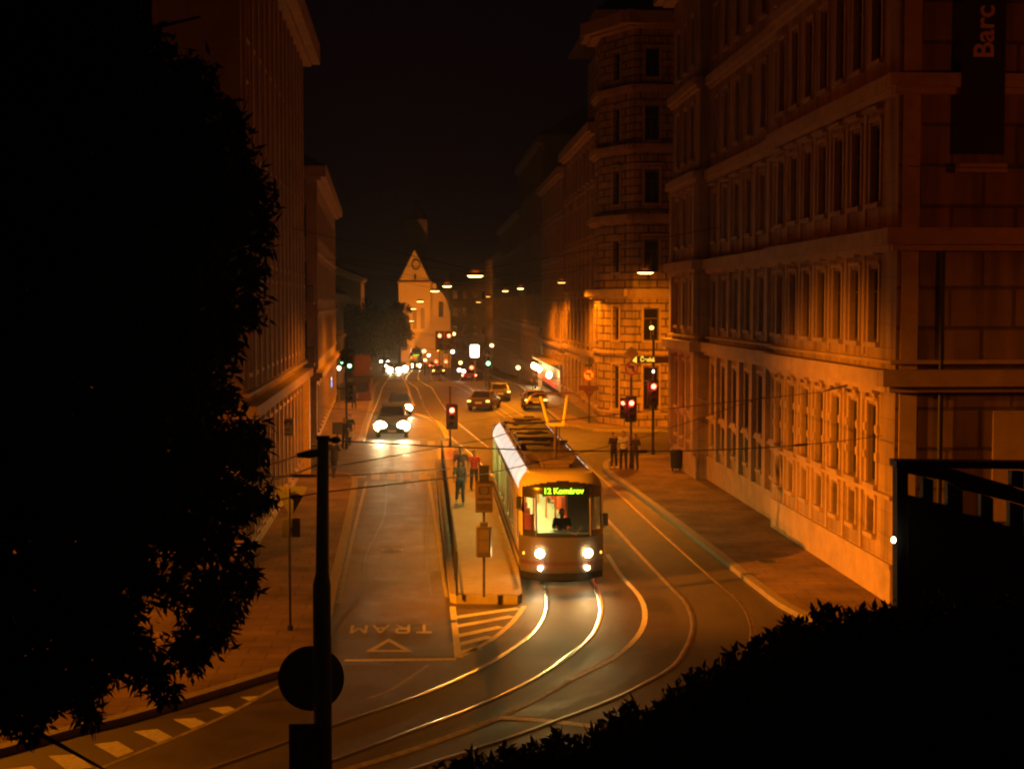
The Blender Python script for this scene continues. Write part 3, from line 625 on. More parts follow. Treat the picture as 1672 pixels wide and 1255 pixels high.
# ------------------------------------------------------------------ traffic lights and signs
def lens_head(parent, c, lit, yaw=0, s=1.0, name='signal_head', order='rag', glow=None):
    """housing with three lenses and visors facing -Y"""
    T = Matrix.Translation(Vector(c)) @ Matrix.Rotation(yaw, 4, 'Z')
    b = MB(); b.T = T; b.box((0, 0, 0), (.30*s, .2*s, .92*s)); h = b.build(name, black, parent, bevel=.02)
    b = MB(); b.T = T; b.box((0, .105*s, 0), (.52*s, .02, 1.15*s)); b.build('backboard', black, h)
    for i in range(3):
        z = (.3-.3*i)*s
        b = MB(); b.T = T; b.tube([(0, -.1*s, z), (0, -.115*s, z)], .105*s, 14)
        on = (i == 0 and 'r' in lit) or (i == 1 and 'a' in lit) or (i == 2 and 'g' in lit)
        b.build('lens', (redglow if i == 0 else greenglow if i == 2 else lampglow) if on else panem, h)
        b = MB(); b.T = T; a_ = [math.pi*k/8 for k in range(9)]
        vs = [(.125*s*math.cos(a), y, z+.125*s*math.sin(a)) for a in a_ for y in (-.1*s, -.27*s)]
        b.add(vs, [(2*k, 2*k+1, 2*k+3, 2*k+2) for k in range(8)]); b.build('visor', black, h)
    return h
def pole(parent, base, h, r=.055, name='pole', mat=poleM, top=None):
    b = MB(); p = Vector(base); b.tube([p, p+Vector((0, 0, .35)), p+Vector((0, 0, .36)), p+Vector((0, 0, h))], [r*1.5, r*1.5, r, top or r], 12); return b.build(name, mat, parent, smooth=False)
def disc(parent, c, r, mat, name='sign_plate', t=.02, dy=0, yaw=0, n=28):
    T = Matrix.Translation(Vector(c)) @ Matrix.Rotation(yaw, 4, 'Z'); b = MB(); b.T = T; b.tube([(0, dy, 0), (0, dy-t, 0)], r, n); return b.build(name, mat, parent)
def ringm(parent, c, r0, r1, mat, dy, name='rim', yaw=0):
    T = Matrix.Translation(Vector(c)) @ Matrix.Rotation(yaw, 4, 'Z'); b = MB(); b.T = T; n = 32
    vs = [(r*math.cos(2*math.pi*i/n), dy, r*math.sin(2*math.pi*i/n)) for i in range(n) for r in (r0, r1)]
    b.add(vs, [(2*i, 2*i+1, (2*i+3) % (2*n), (2*i+2) % (2*n)) for i in range(n)]); return b.build(name, mat, parent)
def no_left(parent, c, r, yaw=0):
    p = disc(parent, c, r, whitem, yaw=yaw); ringm(p, c, r*.8, r*1.0, redm, -.026, yaw=yaw)
    T = Matrix.Translation(Vector(c)) @ Matrix.Rotation(yaw, 4, 'Z')
    b = MB(); b.T = T; q = r
    b.add([(x*q, -.027, z*q) for x, z in ((.12, -.5), (.32, -.5), (.32, .32), (-.22, .32), (-.22, .5), (-.58, .22), (-.22, -.04), (-.22, .12), (.12, .12))], [tuple(range(9))]); b.build('arrow', black, p)
    b = MB(); b.T = T; b.add([(x*q, -.030, z*q) for x, z in ((-.62, .5), (-.5, .62), (.62, -.5), (.5, -.62))], [(0, 1, 2, 3)]); b.build('bar', redm, p)

# middle signal at the far end of the island
p = Vector((D(735, 745, 79).x, 79, .24)); t = thing('traffic_light', 'red traffic light on a pole at the far tip of the tram island', 'traffic light', p)
pole(t, p, 3.3, .05); lens_head(t, D(738, 680, 79)+Vector((0, -.1, 0)), 'r', 0, 1.2)
light('signal_glow', 'POINT', D(738, 670, 78.4), 90, (1, .05, .03), t, .1)
# right corner: post with signs and signals
p = G(1030, 768); t = thing('traffic_light', 'traffic light post with yellow diamond and no left turn sign on the right corner', 'traffic light', p); YT = p.y
pole(t, p, D(1031, 566, YT).z, .06)
lens_head(t, D(1030, 668, YT)+Vector((0, -.14, 0)), 'r', 0, 1.05)
h2 = lens_head(t, D(1018, 666, YT)+Vector((0, -.12, 0)), 'r', -.5, .85)
no_left(t, D(1031, 601, YT)+Vector((0, -.09, 0)), .33)
c = D(1031, 577, YT)+Vector((0, -.09, 0)); q = .36
b = MB().plate([(0, -q), (q, 0), (0, q), (-q, 0)], .02, c, (1, 0, 0), (0, 0, 1)); dd = b.build('diamond_plate', whitem, t)
b = MB().plate([(0, -q*.74), (q*.74, 0), (0, q*.74), (-q*.74, 0)], .004, c+Vector((0, -.026, 0)), (1, 0, 0), (0, 0, 1)); b.build('diamond_centre', yellm, dd)
light('signal_glow', 'POINT', D(1028, 660, YT-.55), 60, (1, .05, .03), t, .1)
# second signal on mast with street lamp arm, further into the side street
p = G(1066, 745); t = thing('traffic_light', 'red traffic light on the tall lamp mast beside the rusticated wall', 'traffic light', p); YM = p.y
pole(t, p, D(1066, 545, YM).z, .07)
MB().tube([D(1066, 546, YM), D(1067, 538, YM-.3), D(1064, 533, YM-.9)], .045, 8).build('arm', galv, t)
MB().ell(D(1064, 535, YM-1.0), (.12, .16, .1)).build('mast_lamp', E('bulb', (1, .7, .12), 4), t)
lens_head(t, D(1066, 641, YM)+Vector((0, -.15, 0)), 'r', 0, 1.15)
MB().ell(D(1066, 606, YM)+Vector((0, -.15, 0)), (.06, .06, .08)).build('pilot_lamp', E('pilot', (1, .7, .6), 8), t)
light('signal_glow', 'POINT', D(1066, 632, YM-.6), 60, (1, .05, .03), t, .1)
# lit street-name sign
c = D(1071, 587, YM-1.2); t = thing('street_name_sign', 'long dark street name sign with lit yellow lettering by the corner', 'sign', c)
MB().box(c, (2.2, .08, .34)).build('panel', M('sign_green', (.10, .07, .03), .5), t)
ylw = E('lit_letters', (1, .6, .06), 1.5)
text('lettering', 'Česká', .3, ylw, c+Vector((-.45, -.05, 0)), (1, 0, 0), (0, 0, 1), t, .004, .008)
MB().plate([(-.12, -.24), (.08, -.24), (.08, .26), (-.06, .26), (-.2, .1), (-.12, .1)], .03, c+Vector((-1.08, -.06, 0)), (1, 0, 0), (0, 0, 1)).build('arrow', ylw, t)
# farther no-left-turn sign with red plates
p = G(962, 690); t = thing('sign_post', 'farther sign post with a small no left turn sign by the brown row house', 'sign', p); ys_ = p.y
pole(t, p, D(961, 585, ys_).z, .05); no_left(t, D(961, 612, ys_)+Vector((0, -.08, 0)), .4)
MB().box(D(961, 633, ys_)+Vector((0, -.06, 0)), (1.3, .04, .32)).build('direction_plate', M('dull_red_plate', (.09, .012, .01), .6), t)
MB().plate([(-.45, .3), (.45, .3), (0, -.4)], .03, D(962, 642, ys_)+Vector((0, -.08, 0)), (1, 0, 0), (0, 0, 1)).build('give_way_plate', M('dull_red', (.09, .012, .01), .6), t)
MB().box(D(961, 596, ys_)+Vector((0, -.06, 0)), (.5, .04, .2)).build('name_plate', black, t)
# left pole with green signals
p = G(566, 733); t = thing('traffic_light', 'green traffic light high on the left pole above the waiting pedestrians', 'traffic light', p); yl = p.y
pole(t, p, D(566, 570, yl).z, .06); lens_head(t, D(571, 588, yl)+Vector((0, -.1, 0)), 'g', 0, 1.0)
h_ = lens_head(t, D(572, 640, yl)+Vector((0, -.1, 0)), '', .3, 1.0); lens_head(t, D(560, 584, yl)+Vector((0, .1, 0)), 'g', -.9, .8)
MB().box(D(563, 634, yl), (.9, .1, .1)).build('bracket', black, t)
p = G(551, 752); t = thing('sign_post', 'short post with a square sign seen from behind near the left pedestrians', 'sign', p)
pole(t, p, D(551, 690, p.y).z, .035); MB().box(D(551, 699, p.y)+Vector((0, -.05, 0)), (.52, .02, .62)).build('sign_plate', signback, t, bevel=.01)
# far signals
for px_, py_, y_, lit, lab in ((718, 556, 168, 'r', 'pair of red signals hanging far down the street, left one'), (733, 556, 172, 'r', 'pair of red signals hanging far down the street, right one'),
                        (797, 584, 150, 'g', 'far green traffic light right of the white lit sign'), (793, 611, 146, '', 'unlit far signal right of the braking car')):
    p = D(px_, py_, y_); t = thing('traffic_light', lab, 'traffic light', (p.x, y_, gz(y_))); pole(t, (p.x, y_, gz(y_)), p.z-gz(y_)-.3, .06)
    lens_head(t, p, lit, 0, 1.9 if lit else 1)
# white lit sign box
c = D(775, 573, 142); t = thing('lit_sign_box', 'bright white lit sign box on a post', 'sign', (c.x, 142, 0))
pole(t, (c.x, 142, 0), c.z-.5, .06, mat=galv); MB().box(c, (.85, .22, 1.2)).build('lit_box', E('white_box', (1, .85, .6), 9, True), t, bevel=.12)
c = D(535, 624, 108); t = thing('shop_sign', 'blue and white lit shop sign sticking out from the balcony house', 'sign', c)
MB().box(c+Vector((0, 0, -.12)), (.62, .12, .42)).build('lower_panel', E('blue_panel', (.08, .35, 1), 3.5), t); MB().box(c+Vector((0, -.01, .26)), (.6, .1, .22)).build('upper_panel', E('white_panel', (.8, .85, 1), 3), t)
MB().tube([c+Vector((-.3, 0, .4)), c+Vector((-.9, 0, .4))], .02, 6).build('bracket', black, t)
# COPY sign on the ribbed building
c = D(463, 697, 58); t = thing('hanging_sign', 'cream hanging shop sign reading COPY on the ribbed building', 'sign', c)
MB().box(c, (.82, .08, .72)).build('panel', M('cream_panel', (.5, .38, .16), .5), t, bevel=.01)
dr = M('dark_red_letters', (.10, .015, .01), .6)
text('lettering', 'COPY', .27, dr, c+Vector((0, -.045, .17)), (1, 0, 0), (0, 0, 1), t, .004, .012)
text('lettering', 'General', .15, dr, c+Vector((0.02, -.045, -.1)), (1, 0, 0), (0, 0, 1), t, .004, .004)
MB().box(c+Vector((0, -.045, -.27)), (.6, .01, .04)).build('underline', dr, t)
MB().tube([c+Vector((-.2, 0, .4)), c+Vector((-.2, 0, .5)), c+Vector((-.6, 0, .5))], .02, 6).build('bracket', black, t)
MB().box(c+Vector((-.56, 0, .0)), (.18, .16, .36)).build('lamp_box', black, t)
# kiosk, bollard lamps at the left far
p = G(591, 657); t = thing('kiosk', 'dull red kiosk standing on the far left pavement', 'kiosk', p)
MB().box(p+Vector((0, .8, 1.0)), (1.5, 1.6, 2.0)).build('body', M('kiosk_red', (.08, .02, .015), .6), t, bevel=.04); MB().box(p+Vector((0, .7, 2.1)), (1.9, 2.0, .16)).build('roof', black, t)
MB().box(p+Vector((0, .75, 3.0)), (1.35, .2, 1.6)).build('advert_panel', M('hoarding_red', (.07, .018, .012), .6), t); MB().box(p+Vector((0, -.01, 1.25)), (1.1, .04, .8)).build('shutter', panem, t)
for k, (px_, py_) in enumerate(((603, 640), (554, 668))):
    p = G(px_, py_); t = thing('pavement_lamp', ['small lamp on a white post right of the red kiosk', 'small lamp on a post left of the red kiosk'][k], 'lamp', p, 0, 'small lamps on the far left pavement')
    hz = D(px_, 603, p.y).z; MB().tube([p, (p.x, p.y, hz)], .05, 8).build('post', galv, t); MB().ell((p.x, p.y, hz+.1), (.14, .14, .17)).build('globe', E('globe', (1, .85, .55), 8), t)

# near tall pole with the back of a round sign
PB = G(524, 1455); PB = Vector((D(525, 900, 20).x, 20, 0)); t = thing('wire_pole', 'thick dark pole in the left foreground carrying the overhead wires', 'pole', PB)
zt = D(527, 716, 20).z
b = MB().tube([PB, (PB.x, 20, D(0, 960, 20).z), (PB.x+.01, 20, D(0, 940, 20).z), (PB.x+.03, 20, zt)], [.125, .125, .092, .078], 20); b.build('shaft', poleM, t, smooth=True)
MB().tube([(PB.x+.03, 20, zt-.01), (PB.x+.03, 20, zt+.04)], .092, 16).build('cap', black, t)
a = D(527, 738, 20); MB().tube([a, D(505, 741, 19.9), D(486, 743, 19.8)], [.05, .06, .03], 8).build('bracket', black, t)
MB().ell(D(548, 718, 20), (.07, .07, .05)).ell(D(538, 718, 20), (.08, .04, .03)).build('insulator', black, t)
c = D(508, 1107, 20.16); t2 = thing('round_sign', 'dark back of a round traffic sign fixed to the near pole', 'sign', c)
b = MB(); b.tube([c, c+Vector((0, .015, 0))], .455, 40); b.build('sign_plate', signback, t2); MB().box(c+Vector((0, -.03, .12)), (.5, .03, .05)).box(c+Vector((0, -.03, -.12)), (.5, .03, .05)).build('clamp', poleM, t2)
c = D(502, 1222, 19.8); t3 = thing('arrow_sign', 'dark square sign with a faint arrow low on the near pole', 'sign', c)
MB().box(c, (.5, .02, .7)).build('sign_plate', M('dull_blue', (.02, .025, .06), .5), t3, bevel=.01)
b = MB().box(c+Vector((0, -.02, .32)), (.46, .012, .02)).box(c+Vector((-.22, -.02, 0)), (.02, .012, .66)).box(c+Vector((.22, -.02, 0)), (.02, .012, .66)); b.build('border', signback, t3)
b = MB().box(c+Vector((-.1, -.02, .0)), (.035, .012, .4)); b.add([c+Vector((-.17, -.03, .18)), c+Vector((-.03, -.03, .18)), c+Vector((-.1, -.03, .28))], [(0, 1, 2)]); b.box(c+Vector((.09, -.02, -.08)), (.12, .012, .16)); b.build('arrow', signback, t3)
# give way sign back with sub plate
p = G(474, 1028, .13); t = thing('give_way_sign', 'back of a give way triangle with a square plate below on a thin post', 'sign', p); yy = p.y
MB().tube([p, (p.x, yy, D(474, 797, yy).z)], .032, 10).build('post', poleM, t); MB().tube([p, p+Vector((0, 0, .12))], .07, 10).build('foot', poleM, t)
b = MB().plate([(-.38, .2), (-.36, .26), (.36, .26), (.38, .2), (.04, -.42), (-.04, -.42)], .02, D(475, 812, yy)+Vector((0, .06, 0)), (1, 0, 0), (0, 0, 1)); b.build('triangle_plate', signback, t)
MB().box(D(475, 862, yy)+Vector((0, .06, 0)), (.44, .02, .46)).build('sub_plate', signback, t, bevel=.01)
MB().box(D(475, 812, yy)+Vector((0, .02, .1)), (.3, .04, .03)).box(D(475, 862, yy)+Vector((0, .02, 0)), (.2, .04, .03)).build('clamp', poleM, t)

# tram stop post on the platform
p = G(790, 974, .24); t = thing('tram_stop_sign', 'tram stop post with a large sign plate, dark box and timetable case on the platform', 'tram stop sign', p); yy = p.y
MB().tube([p, (p.x, yy, D(790, 765, yy).z)], .035, 10).build('post', poleM, t)
c = D(790, 772, yy)+Vector((0, -.06, 0)); MB().box(c, (.26, .1, .42)).build('dark_box', black, t, bevel=.01)
c = D(790, 810, yy)+Vector((0, -.07, 0)); pl = MB().box(c, (.46, .03, .84)).build('sign_plate', M('stop_plate', (.07, .05, .03), .6, ns=8), t, bevel=.01)
b = MB()
for (dx, dz, ww, hh) in ((0, .26, .26, .03), (-.12, .17, .03, .15), (.12, .17, .03, .15), (0, .08, .26, .03), (0, .17, .12, .02), (0, -.06, .34, .05), (0, -.2, .38, .02), (0, -.26, .38, .02), (0, -.32, .38, .02), (0, .37, .4, .02)): b.box(c+Vector((dx, -.02, dz)), (ww, .01, hh))
b.build('pictogram', black, pl)
c = D(790, 878, yy)+Vector((0, -.02, 0)); pl = MB().prism([(c.x-.17, yy-.2), (c.x+.17, yy-.2), (c.x+.21, yy-.06), (c.x+.17, yy+.1), (c.x-.17, yy+.1), (c.x-.21, yy-.06)], c.z-.48, c.z+.32).build('timetable_case', M('case', (.06, .045, .03), .4), t)
b = MB().box((c.x, yy-.205, c.z+.12), (.26, .01, .26)).box((c.x, yy-.205, c.z-.2), (.26, .01, .3)); b.build('timetable', M('paper', (.10, .08, .05), .6), pl)
MB().prism([(c.x-.1, yy-.16), (c.x+.1, yy-.16), (c.x+.1, yy+.08), (c.x-.1, yy+.08)], c.z+.32, c.z+.42).build('case_cap', poleM, t)

# platform railing with dark infill and reflective studs
r0 = G(746, 972, .24); r1 = Vector((.62, 72.5, .24)); t = thing('platform_railing', 'long dark railing with bright studs along the left edge of the tram platform', 'railing', r0)
N = 17; rp = [r0.lerp(r1, i/(N-1)) for i in range(N)]; hR = 1.15
for i, q in enumerate(rp): MB().tube([q, q+Vector((0, 0, hR))], .03, 8).build('post', black, t)
MB().tube([rp[0]+Vector((0, 0, hR)), rp[-1]+Vector((0, 0, hR))], .032, 8).tube([rp[0]+Vector((0, 0, .12)), rp[-1]+Vector((0, 0, .12))], .025, 8).build('rail', black, t)
b = MB()
nb = 150
for i in range(nb+1):
    q = r0.lerp(r1, i/nb); b.box(q+Vector((0, 0, .62)), (.02, .03, 1.0))
b.build('bars', black, t)
b = MB()
for i in range(3, N-1): b.box(rp[i]+Vector((.0, -.04, hR+.03)), (.05, .05, .05))
b.build('studs', M('stud', (.9, .85, .7), .15, .6), t)

# ------------------------------------------------------------------ tram (local: nose towards -Y, x across)
def make_tram(L=19.0, W=2.36, lights=True):
    T = thing('tram', '', 'tram')
    hw = W/2; z0, zw = .38, 2.62
    cream_ = M('tram_cream', (.42, .36, .22), .28, ns=3, na=.08, spec=.6); low = M('tram_grey_brown', (.065, .054, .045), .4, ns=4, na=.12, spec=.6)
    red_ = M('tram_red', (.05, .006, .012), .5, spec=.6); white_ = E('roof_edge_highlight', (1, .88, .74), .85); seam = M('tram_seam', (.03, .03, .03), .6)  # roof panel material glows to imitate a highlight, there is no lamp behind it
    dk = M('roof_gear', (.12, .08, .05), .6, ns=5, na=.4); inn = M('tram_inner', (.45, .42, .33), .6); pant = M('pantograph_yellow', (.95, .8, .06), .4)
    ylfr = 1.5     # where the nose ends
    # side walls with window and door openings
    door_u = [3.0, 8.2, 13.4]; ops = []
    def openings(doors):
        o = []; u = ylfr+.15-ylfr
        x = .15
        Ls = L-ylfr-.1
        segs = []
        for du in doors: segs.append((du-ylfr, 1.3))
        cur = .15
        for (du, dw) in segs+[(Ls, 0)]:
            gap = du-cur-.12; n_ = max(1, round(gap/1.25)) if gap > .6 else 0
            for i in range(n_): o.append((cur+gap/n_*i+.06, cur+gap/n_*(i+1)-.06, 1.02, 2.42, 'w'))
            if dw: o.append((du, du+dw, .45, 2.45, 'd'))
            cur = du+dw+.12
        return o
    for side, doors in ((-1, door_u), (1, [])):
        ol = openings(doors)
        if side < 0: p0, p1 = (-hw, L-.1), (-hw, ylfr)
        else: p0, p1 = (hw, ylfr), (hw, L-.1)
        Ls = L-.1-ylfr
        if side < 0: ol = [(Ls-c_, Ls-a_, e_, g_, k_) for a_, c_, e_, g_, k_ in ol]
        _, P0, d, n, _ = wall(T, p0, p1, z0, zw, ol, cream_, .05, (0, 0), 'side_panel'); fr = (P0, d, n)
        b = MB(); fbox(b, fr, 0, Ls, .62, .80, 0, .006); b.build('stripe', red_, T)
        for (a_, c_, e_, g_, k_) in ol:
            if k_ == 'w':
                b = MB(); fbox(b, fr, a_, c_, e_, g_, -.035, -.03); b.build('side_window', glass, T)
            else:
                dr_ = MB()
                for (x_, y_) in ((a_+.01, a_+.08), ((a_+c_)/2-.05, (a_+c_)/2+.05), (c_-.08, c_-.01)): fbox(dr_, fr, x_, y_, e_+.01, g_-.01, -.04, -.005)
                fbox(dr_, fr, a_+.081, c_-.081, e_+.01, e_+.2, -.038, -.008); fbox(dr_, fr, a_+.081, c_-.081, g_-.1, g_-.01, -.038, -.008)
                do = dr_.build('door', cream_, T); b = MB(); fbox(b, fr, a_+.08, c_-.08, e_+.2, g_-.1, -.03, -.025); b.build('door_glass', glass, do)
        # cove above windows in panels, its white highlight painted on as emission
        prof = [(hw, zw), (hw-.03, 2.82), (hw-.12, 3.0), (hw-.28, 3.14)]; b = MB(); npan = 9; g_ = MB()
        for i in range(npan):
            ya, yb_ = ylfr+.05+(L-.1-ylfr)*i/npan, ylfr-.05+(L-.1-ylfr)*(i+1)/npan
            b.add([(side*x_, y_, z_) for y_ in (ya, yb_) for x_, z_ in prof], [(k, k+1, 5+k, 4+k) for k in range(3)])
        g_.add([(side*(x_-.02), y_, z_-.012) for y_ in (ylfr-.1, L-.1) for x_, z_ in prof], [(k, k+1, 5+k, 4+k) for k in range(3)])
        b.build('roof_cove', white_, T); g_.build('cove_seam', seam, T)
    # roof deck and equipment
    MB().box((0, (L+ylfr)/2-.1, 3.12), (2*(hw-.29), L-ylfr-.1, .04)).build('roof_deck', dk, T)
    b = MB(); y = 3.9; k = 0
    random.seed(3)
    while y < L-1.4:
        ln = random.choice((1.0, 1.5, 2.1)); hh = random.uniform(.14, .3)
        b.box((random.uniform(-.08, .08), y+ln/2, 3.15+hh/2), (1.45+random.uniform(-.2, .15), ln-.12, hh)); 
        for j in range(3): b.box((random.uniform(-.6, .6), y+random.uniform(.1, ln-.1), 3.15+hh+.03), (random.uniform(.2, .7), .1, .06))
        y += ln
    b.build('roof_equipment', dk, T, bevel=.02)
    b = MB()
    for s_ in (-1, 1): b.tube([(s_*.82, 2.2, 3.3), (s_*.82, L-.6, 3.3)], .018, 6)
    for i in range(14):
        for s_ in (-1, 1): b.tube([(s_*.82, 2.2+(L-2.8)*i/13, 3.14), (s_*.82, 2.2+(L-2.8)*i/13, 3.3)], .015, 5)
    b.build('roof_rail', M('roof_rail_metal', (.5, .4, .3), .3, 1), T)
    # nose: curved shell, glass and paint split by height
    def nose(x, z):
        q = abs(x)/hw; y = .62*q**3.2
        if z > 1.45: y += (z-1.45)*.17
        if z > 2.75: y += ((z-2.75)/.42)**2*.5
        if z < .5: y += (.5-z)*.35
        return y
    nx = 48; zs = sorted({.40, .5, .63, .73, .9, 1.1, 1.3, 1.42, 1.5, 1.6, 1.75, 2.0, 2.25, 2.5, 3.14, *[2.62+.03*i for i in range(17)]})
    xs = [-hw+W*i/nx for i in range(nx+1)]
    def width(z): return 1-(max(0, z-2.7)/.44)**2*.2
    def pt(i, j, off=0): return (xs[i]*width(zs[j]), nose(xs[i], zs[j])-off, zs[j])
    S = {'lower': MB(), 'band': MB(), 'glass': MB(), 'corner': MB(), 'upper': MB(), 'mask': MB()}
    for j in range(len(zs)-1):
        for i in range(nx):
            xm_, zm = abs((xs[i]+xs[i+1])/2), (zs[j]+zs[j+1])/2
            arch = 2.97-.2*(xm_/hw)**2
            if 1.5 < zm < 2.62 and xm_ < .75: k_ = 'glass'
            elif 1.6 < zm < 2.5 and .80 < xm_ < 1.08: k_ = 'corner'
            elif 1.42 < zm < arch and xm_ < 1.14: k_ = 'mask'
            elif zm >= 1.42 or 2.7 < zm: k_ = 'upper'
            elif .63 < zm < .73: k_ = 'band'
            else: k_ = 'lower'
            S[k_].add([pt(i, j), pt(i+1, j), pt(i+1, j+1), pt(i, j+1)], [(0, 1, 2, 3)])
    S['upper'].add([(xs[i]*width(3.14), y_, 3.14) for i in range(nx+1) for y_ in (nose(xs[i], 3.14), 2.0)], [(2*i, 2*i+2, 2*i+3, 2*i+1) for i in range(nx)])
    S['upper'].add([(s_*hw*width(z), y_, z) for s_ in (-1, 1) for z in zs for y_ in (nose(hw, z)-.001, ylfr+.02)], [(2*(j+o_), 2*(j+o_)+1, 2*(j+o_)+3, 2*(j+o_)+2) for o_ in (0, len(zs)) for j in range(len(zs)-1) if zs[j] > 1.4])
    S['lower'].add([(s_*hw, y_, z) for s_ in (-1, 1) for z in zs[:8] for y_ in (nose(hw, z)-.001, ylfr+.02)], [(2*(j+o_), 2*(j+o_)+1, 2*(j+o_)+3, 2*(j+o_)+2) for o_ in (0, 8) for j in range(7)])
    for k_, m_, nm in (('lower', low, 'front_panel'), ('band', red_, 'front_band'), ('glass', glass, 'windshield'), ('corner', glass, 'corner_window'), ('mask', M('tram_mask', (.02, .018, .016), .25), 'front_mask'), ('upper', cream_, 'front_cowl')):
        o = S[k_].build(nm, m_, T, smooth=True, weld=True); 
        if k_ != 'glass': pass
    # frame tubes beside the windscreen, seam on roof edge
    b = MB()
    for s_ in (-1, 1):
        b.tube([(s_*.77, nose(.77, z)-.01, z) for z in (1.45, 1.8, 2.2, 2.6)], .02, 6)
    b.build('screen_pillar', low, T)
    # skirt
    b = MB(); zz = [.12, .2, .4]; sk = []
    for z in zz:
        for i in range(nx+1): sk.append((xs[i]*(.93 if z < .15 else 1), nose(xs[i], .45)+.05+(.12 if z < .15 else 0), z-(.0 if z > .15 else -.06*abs(xs[i])/hw)))
    b.add(sk, [(r_*(nx+1)+i, r_*(nx+1)+i+1, (r_+1)*(nx+1)+i+1, (r_+1)*(nx+1)+i) for r_ in range(2) for i in range(nx)])
    b.box((-hw+.05, L/2+.3, .28), (.06, L-1.2, .22)).box((hw-.05, L/2+.3, .28), (.06, L-1.2, .22)); b.build('skirt', rubber, T, smooth=False)
    # rear end
    MB().box((0, L-.06, 1.75), (W-.03, .08, 2.7)).build('rear_wall', cream_, T, bevel=.02)
    for s_ in (-1, 1): MB().box((s_*.85, L-.01, 1.0), (.2, .03, .3)).build('tail_lamp', tailglow, T)
    # bogies
    b = MB()
    for y in (2.6, 4.4, L-4.4, L-2.6):
        for s_ in (-.7175, .7175): b.tube([(s_-.06, y, .34), (s_+.06, y, .34)], .33, 18)
    b.build('wheels', M('wheel_steel', (.15, .13, .12), .4, 1), T)
    MB().box((0, L/2+.3, .42), (W-.3, L-1.6, .06)).build('floor', inn, T); MB().box((0, L/2+1.4, 2.98), (W-.5, L-3.4, .03)).build('ceiling', inn, T)
    strip = E('ceiling_strip', (.93, 1, .55), 5, True)
    for s_ in (-1, 1): MB().box((s_*.45, L/2+1.4, 2.94), (.14, L-4, .03)).build('light_strip', strip, T)
    # cab partition, driver's desk, coloured seats and grab rails
    MB().box((.72, 2.35, 1.6), (.8, .05, 2.3)).build('cab_partition', M('cab_grey', (.12, .1, .09), .6), T)
    MB().box((0, .95, 1.3), (1.6, .5, .3)).build('driver_desk', black, T)
    orange = M('seat_red', (.75, .12, .03), .5); sr = M('grab_rail', (.85, .22, .03), .4)
    for i in range(11):
        y = 3.3+i*1.35
        for s_ in (-1, 1):
            b = MB().box((s_*.82, y, .9), (.42, .42, .08)).box((s_*.82, y+.2, 1.25), (.42, .06, .7)); b.build('seat', orange, T, bevel=.03)
    for i in range(8):
        y = 3.0+i*1.9; MB().tube([(-.5 if i % 2 else .35, y, .45), (-.5 if i % 2 else .35, y, 2.9)], .03, 8).build('grab_rail', sr, T)
    # headlamps
    for s_ in (-1, 1):
        for (x_, z_, r_, m_, nm) in ((.68, .98, .13, hglow_w, 'headlight'), (.665, .56, .065, hglow, 'fog_lamp')):
            y_ = nose(x_-r_*1.1, z_)-.05; b = MB(); b.tube([(s_*x_, y_+.15, z_), (s_*x_, y_, z_)], r_, 20)
            h_ = b.build(nm, m_, T)
            ringm(h_, (s_*x_, y_-.002, z_), r_, r_*1.35, M('lamp_rim', (.5, .4, .3), .3, .7), 0)
        MB().ell((s_*1.1, nose(1.1, .95)-.01, .92), (.035, .03, .045)).build('indicator', E('amber', (1, .45, .05), 3), T)
    # mirrors
    for s_, z_, nm in ((-1, 2.35, 0), (1, 1.85, 1)):
        b = MB().box((s_*1.24, .55, z_), (.15, .12, .36)); m_ = b.build('mirror', black, T, bevel=.03)
        MB().tube([(s_*1.1, .75, z_+.12), (s_*1.22, .6, z_+.12)], .02, 6).tube([(s_*1.12, .75, z_-.22), (s_*1.22, .6, z_-.22)], .02, 6).build('mirror_arm', black, m_)
    # wiper
    MB().tube([(.35, nose(.35, 1.5)-.03, 1.5), (-.05, nose(0, 1.68)-.03, 1.66)], .012, 5).tube([(.35, nose(.35, 1.5)-.03, 1.5), (.5, nose(.5, 1.7)-.03, 1.74)], .01, 5).build('wiper', signback, T)
    # destination display
    MB().box((0, nose(0, 2.75)+.03, 2.70), (1.15, .05, .24)).build('display', M('display_black', (.008, .03, .012), .3), T)
    led = E('display_led', (.42, 1, .02), 3.0, True)
    text('lettering', '12 Komárov', .225, led, (0, nose(0, 2.7)-.06, 2.715), (1, 0, 0), (0, .17, 1), T, .004, .006)
    # pantograph
    P = thing('x', '', ''); bpy.data.objects.remove(P)
    py = 2.75
    pb = MB().box((0, py, 3.3), (.95, .8, .1)).box((0, py, 3.2), (.7, 1.1, .1)); 
    for s_ in (-1, 1): pb.tube([(s_*.4, py-.3, 3.14), (s_*.4, py-.3, 3.32)], .06, 8).tube([(s_*.4, py+.4, 3.14), (s_*.4, py+.4, 3.32)], .06, 8)
    pg = pb.build('pantograph', dk, T)
    MB().tube([(0, py+.3, 3.35), (0, py-.1, 4.36)], .05, 8).tube([(.14, py+.3, 3.35), (.1, py-.1, 4.36)], .02, 6).build('lower_arm', dk, pg)
    k0 = 4.38; k1 = 5.2
    b = MB(); b.tube([(-.22, py-.1, k0), (-.42, py+.35, k1)], .05, 8).tube([(.22, py-.1, k0), (.38, py+.35, k1)], .05, 8).tube([(-.25, py-.1, k0), (.25, py-.1, k0)], .055, 8); b.build('upper_arm', pant, pg)
    b = MB()
    for yo in (-.12, .12):
        b.tube([(-.85, py+.35+yo, k1-.2), (-.72, py+.35+yo, k1+.02), (-.55, py+.35+yo, k1+.1), (.55, py+.35+yo, k1+.1), (.72, py+.35+yo, k1+.02), (.85, py+.35+yo, k1-.2)], .022, 6)
    b.build('contact_strip', M('horn_copper', (.5, .3, .15), .35, .7), pg)
    return T
